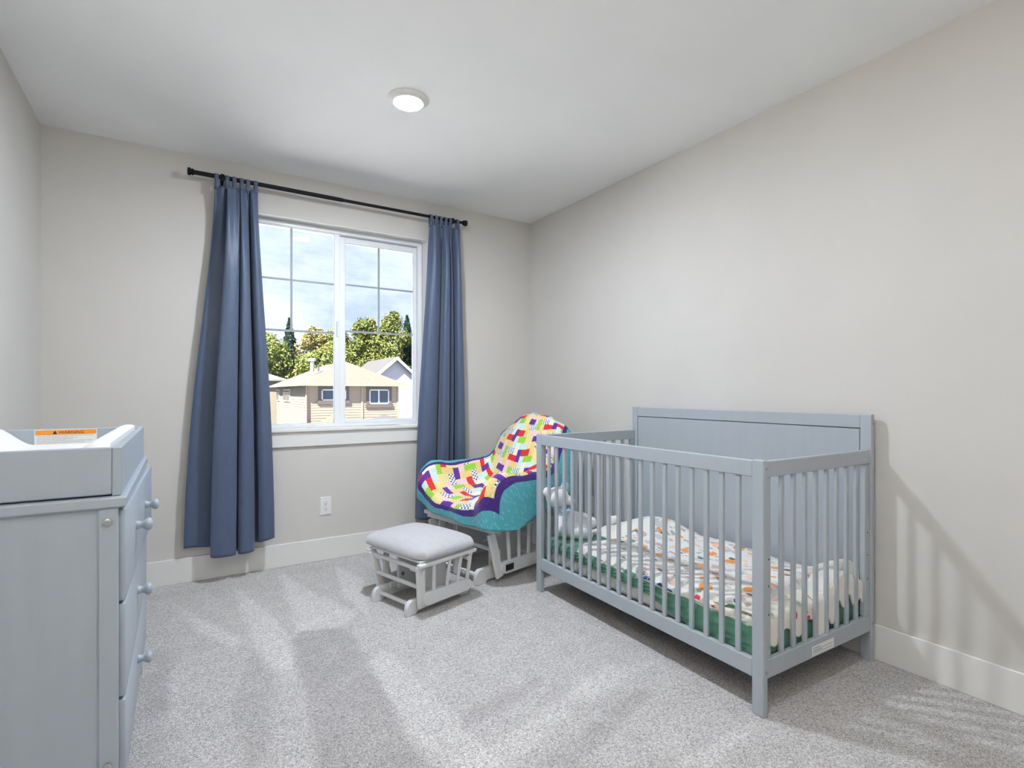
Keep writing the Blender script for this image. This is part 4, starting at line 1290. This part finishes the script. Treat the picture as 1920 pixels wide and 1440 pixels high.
# ---------------------------------------------------------------- trees
def tree(name, label, x, y, top, rx, base, leafm, kind, n, seed, group):
    rr = random.Random(seed)
    t_ = thing(name, label, 'tree', (x, y, GZ), group=group)
    hgt = top - GZ; b0 = base - GZ
    MB().cyl((0, 0, 0), (0, 0, hgt * .75), .28, 10, .10).done('trunk', 'bark', t_, 'auto')
    V = []; F = []
    if kind == 'round':
        blobs = []
        nb = 20
        for k in range(nb):
            zz = b0 + (hgt - b0) * (k + .5) / nb
            q = (zz - b0) / (hgt - b0)
            ring = rx * (math.sin(math.pi * min(1, .12 + .86 * q)) ** .6)
            a = rr.uniform(0, 6.28); rad = ring * rr.uniform(.15, .7)
            blobs.append((rad * math.cos(a), rad * math.sin(a), zz, max(.5, ring * rr.uniform(.32, .55))))
        blobs.append((0, 0, hgt - rx * .30, rx * .34))
    for k in range(n):
        if kind == 'round':
            bx, by, bz, br = blobs[rr.randrange(len(blobs))]
            d = Vector((rr.gauss(0, 1), rr.gauss(0, 1), rr.gauss(0, 1))).normalized()
            c = Vector((bx, by, bz)) + d * br * rr.uniform(.62, 1.22)
            size = rr.uniform(.11, .23)
        else:
            q = rr.random() ** .75
            zz = b0 + (hgt - b0) * (1 - q)
            layer = .70 + .30 * (1 - ((zz * 1.1) % 1.0))
            rad = rx * q ** .9 * layer * rr.uniform(.45, 1.0)
            a = rr.uniform(0, 6.28)
            c = Vector((rad * math.cos(a), rad * math.sin(a), zz - rad * .18))
            d = Vector((math.cos(a), math.sin(a), -.25))
            size = rr.uniform(.13, .28)
        nrm = (d + Vector((rr.uniform(-.8, .8), rr.uniform(-.8, .8), rr.uniform(-.8, .8)))).normalized()
        s = nrm.orthogonal().normalized()
        s = (Matrix.Rotation(rr.uniform(0, 6.28), 3, nrm) @ s)
        t2 = nrm.cross(s)
        b = len(V)
        V += [tuple(c + s * size), tuple(c + t2 * size * .62 + nrm * .05), tuple(c - s * size), tuple(c - t2 * size * .62 + nrm * .05)]
        F.append((b, b + 1, b + 2, b + 3))
    me = bpy.data.meshes.new('foliage'); me.from_pydata(V, [], F)
    link('foliage', me, leafm, t_)
    return t_
GT = 'trees behind the houses'
tree('leafy_tree', 'bright yellow-green tree at the left edge of the window view', 9.6, 74.5, 8.3, 4.3, -1.5, 'leaf_yellowgreen', 'round', 15000, 1, GT)
tree('leafy_tree', 'pale golden tree left of the sliding sash stile', 14.7, 71.5, 9.2, 2.9, -1.0, 'leaf_gold', 'round', 11000, 2, GT)
tree('leafy_tree', 'low yellow-green tree right behind the roof vents', 13.2, 64.5, 5.6, 3.0, -1.5, 'leaf_yellowgreen', 'round', 11000, 3, GT)
tree('leafy_tree', 'tall yellow-green tree directly behind the sash stile', 17.3, 71.0, 9.3, 3.6, -1.0, 'leaf_yellowgreen', 'round', 13000, 4, GT)
tree('leafy_tree', 'dark olive tree above the middle of the tan roof', 20.2, 68.0, 10.4, 3.9, -1.0, 'leaf_olive', 'round', 15000, 5, GT)
tree('leafy_tree', 'tall olive tree above the ridge of the white gable', 23.4, 66.8, 11.3, 3.6, -1.0, 'leaf_olive', 'round', 14000, 6, GT)
tree('conifer', 'dark slim conifer rising behind the golden tree', 12.8, 79.0, 11.4, 3.0, .5, 'leaf_conifer', 'cone', 6000, 7, GT)
tree('conifer', 'dark conifer at the right edge of the window view', 26.0, 68.5, 11.5, 3.2, .0, 'leaf_conifer', 'cone', 7000, 8, GT)
tree('conifer', 'short dark conifer between the olive trees', 21.8, 73.5, 10.6, 2.6, .5, 'leaf_conifer', 'cone', 5000, 9, GT)
tree('leafy_tree', 'dense green tree beyond the white house roof', 28.0, 64.5, 9.6, 3.4, -1.0, 'leaf_conifer', 'round', 8000, 10, GT)
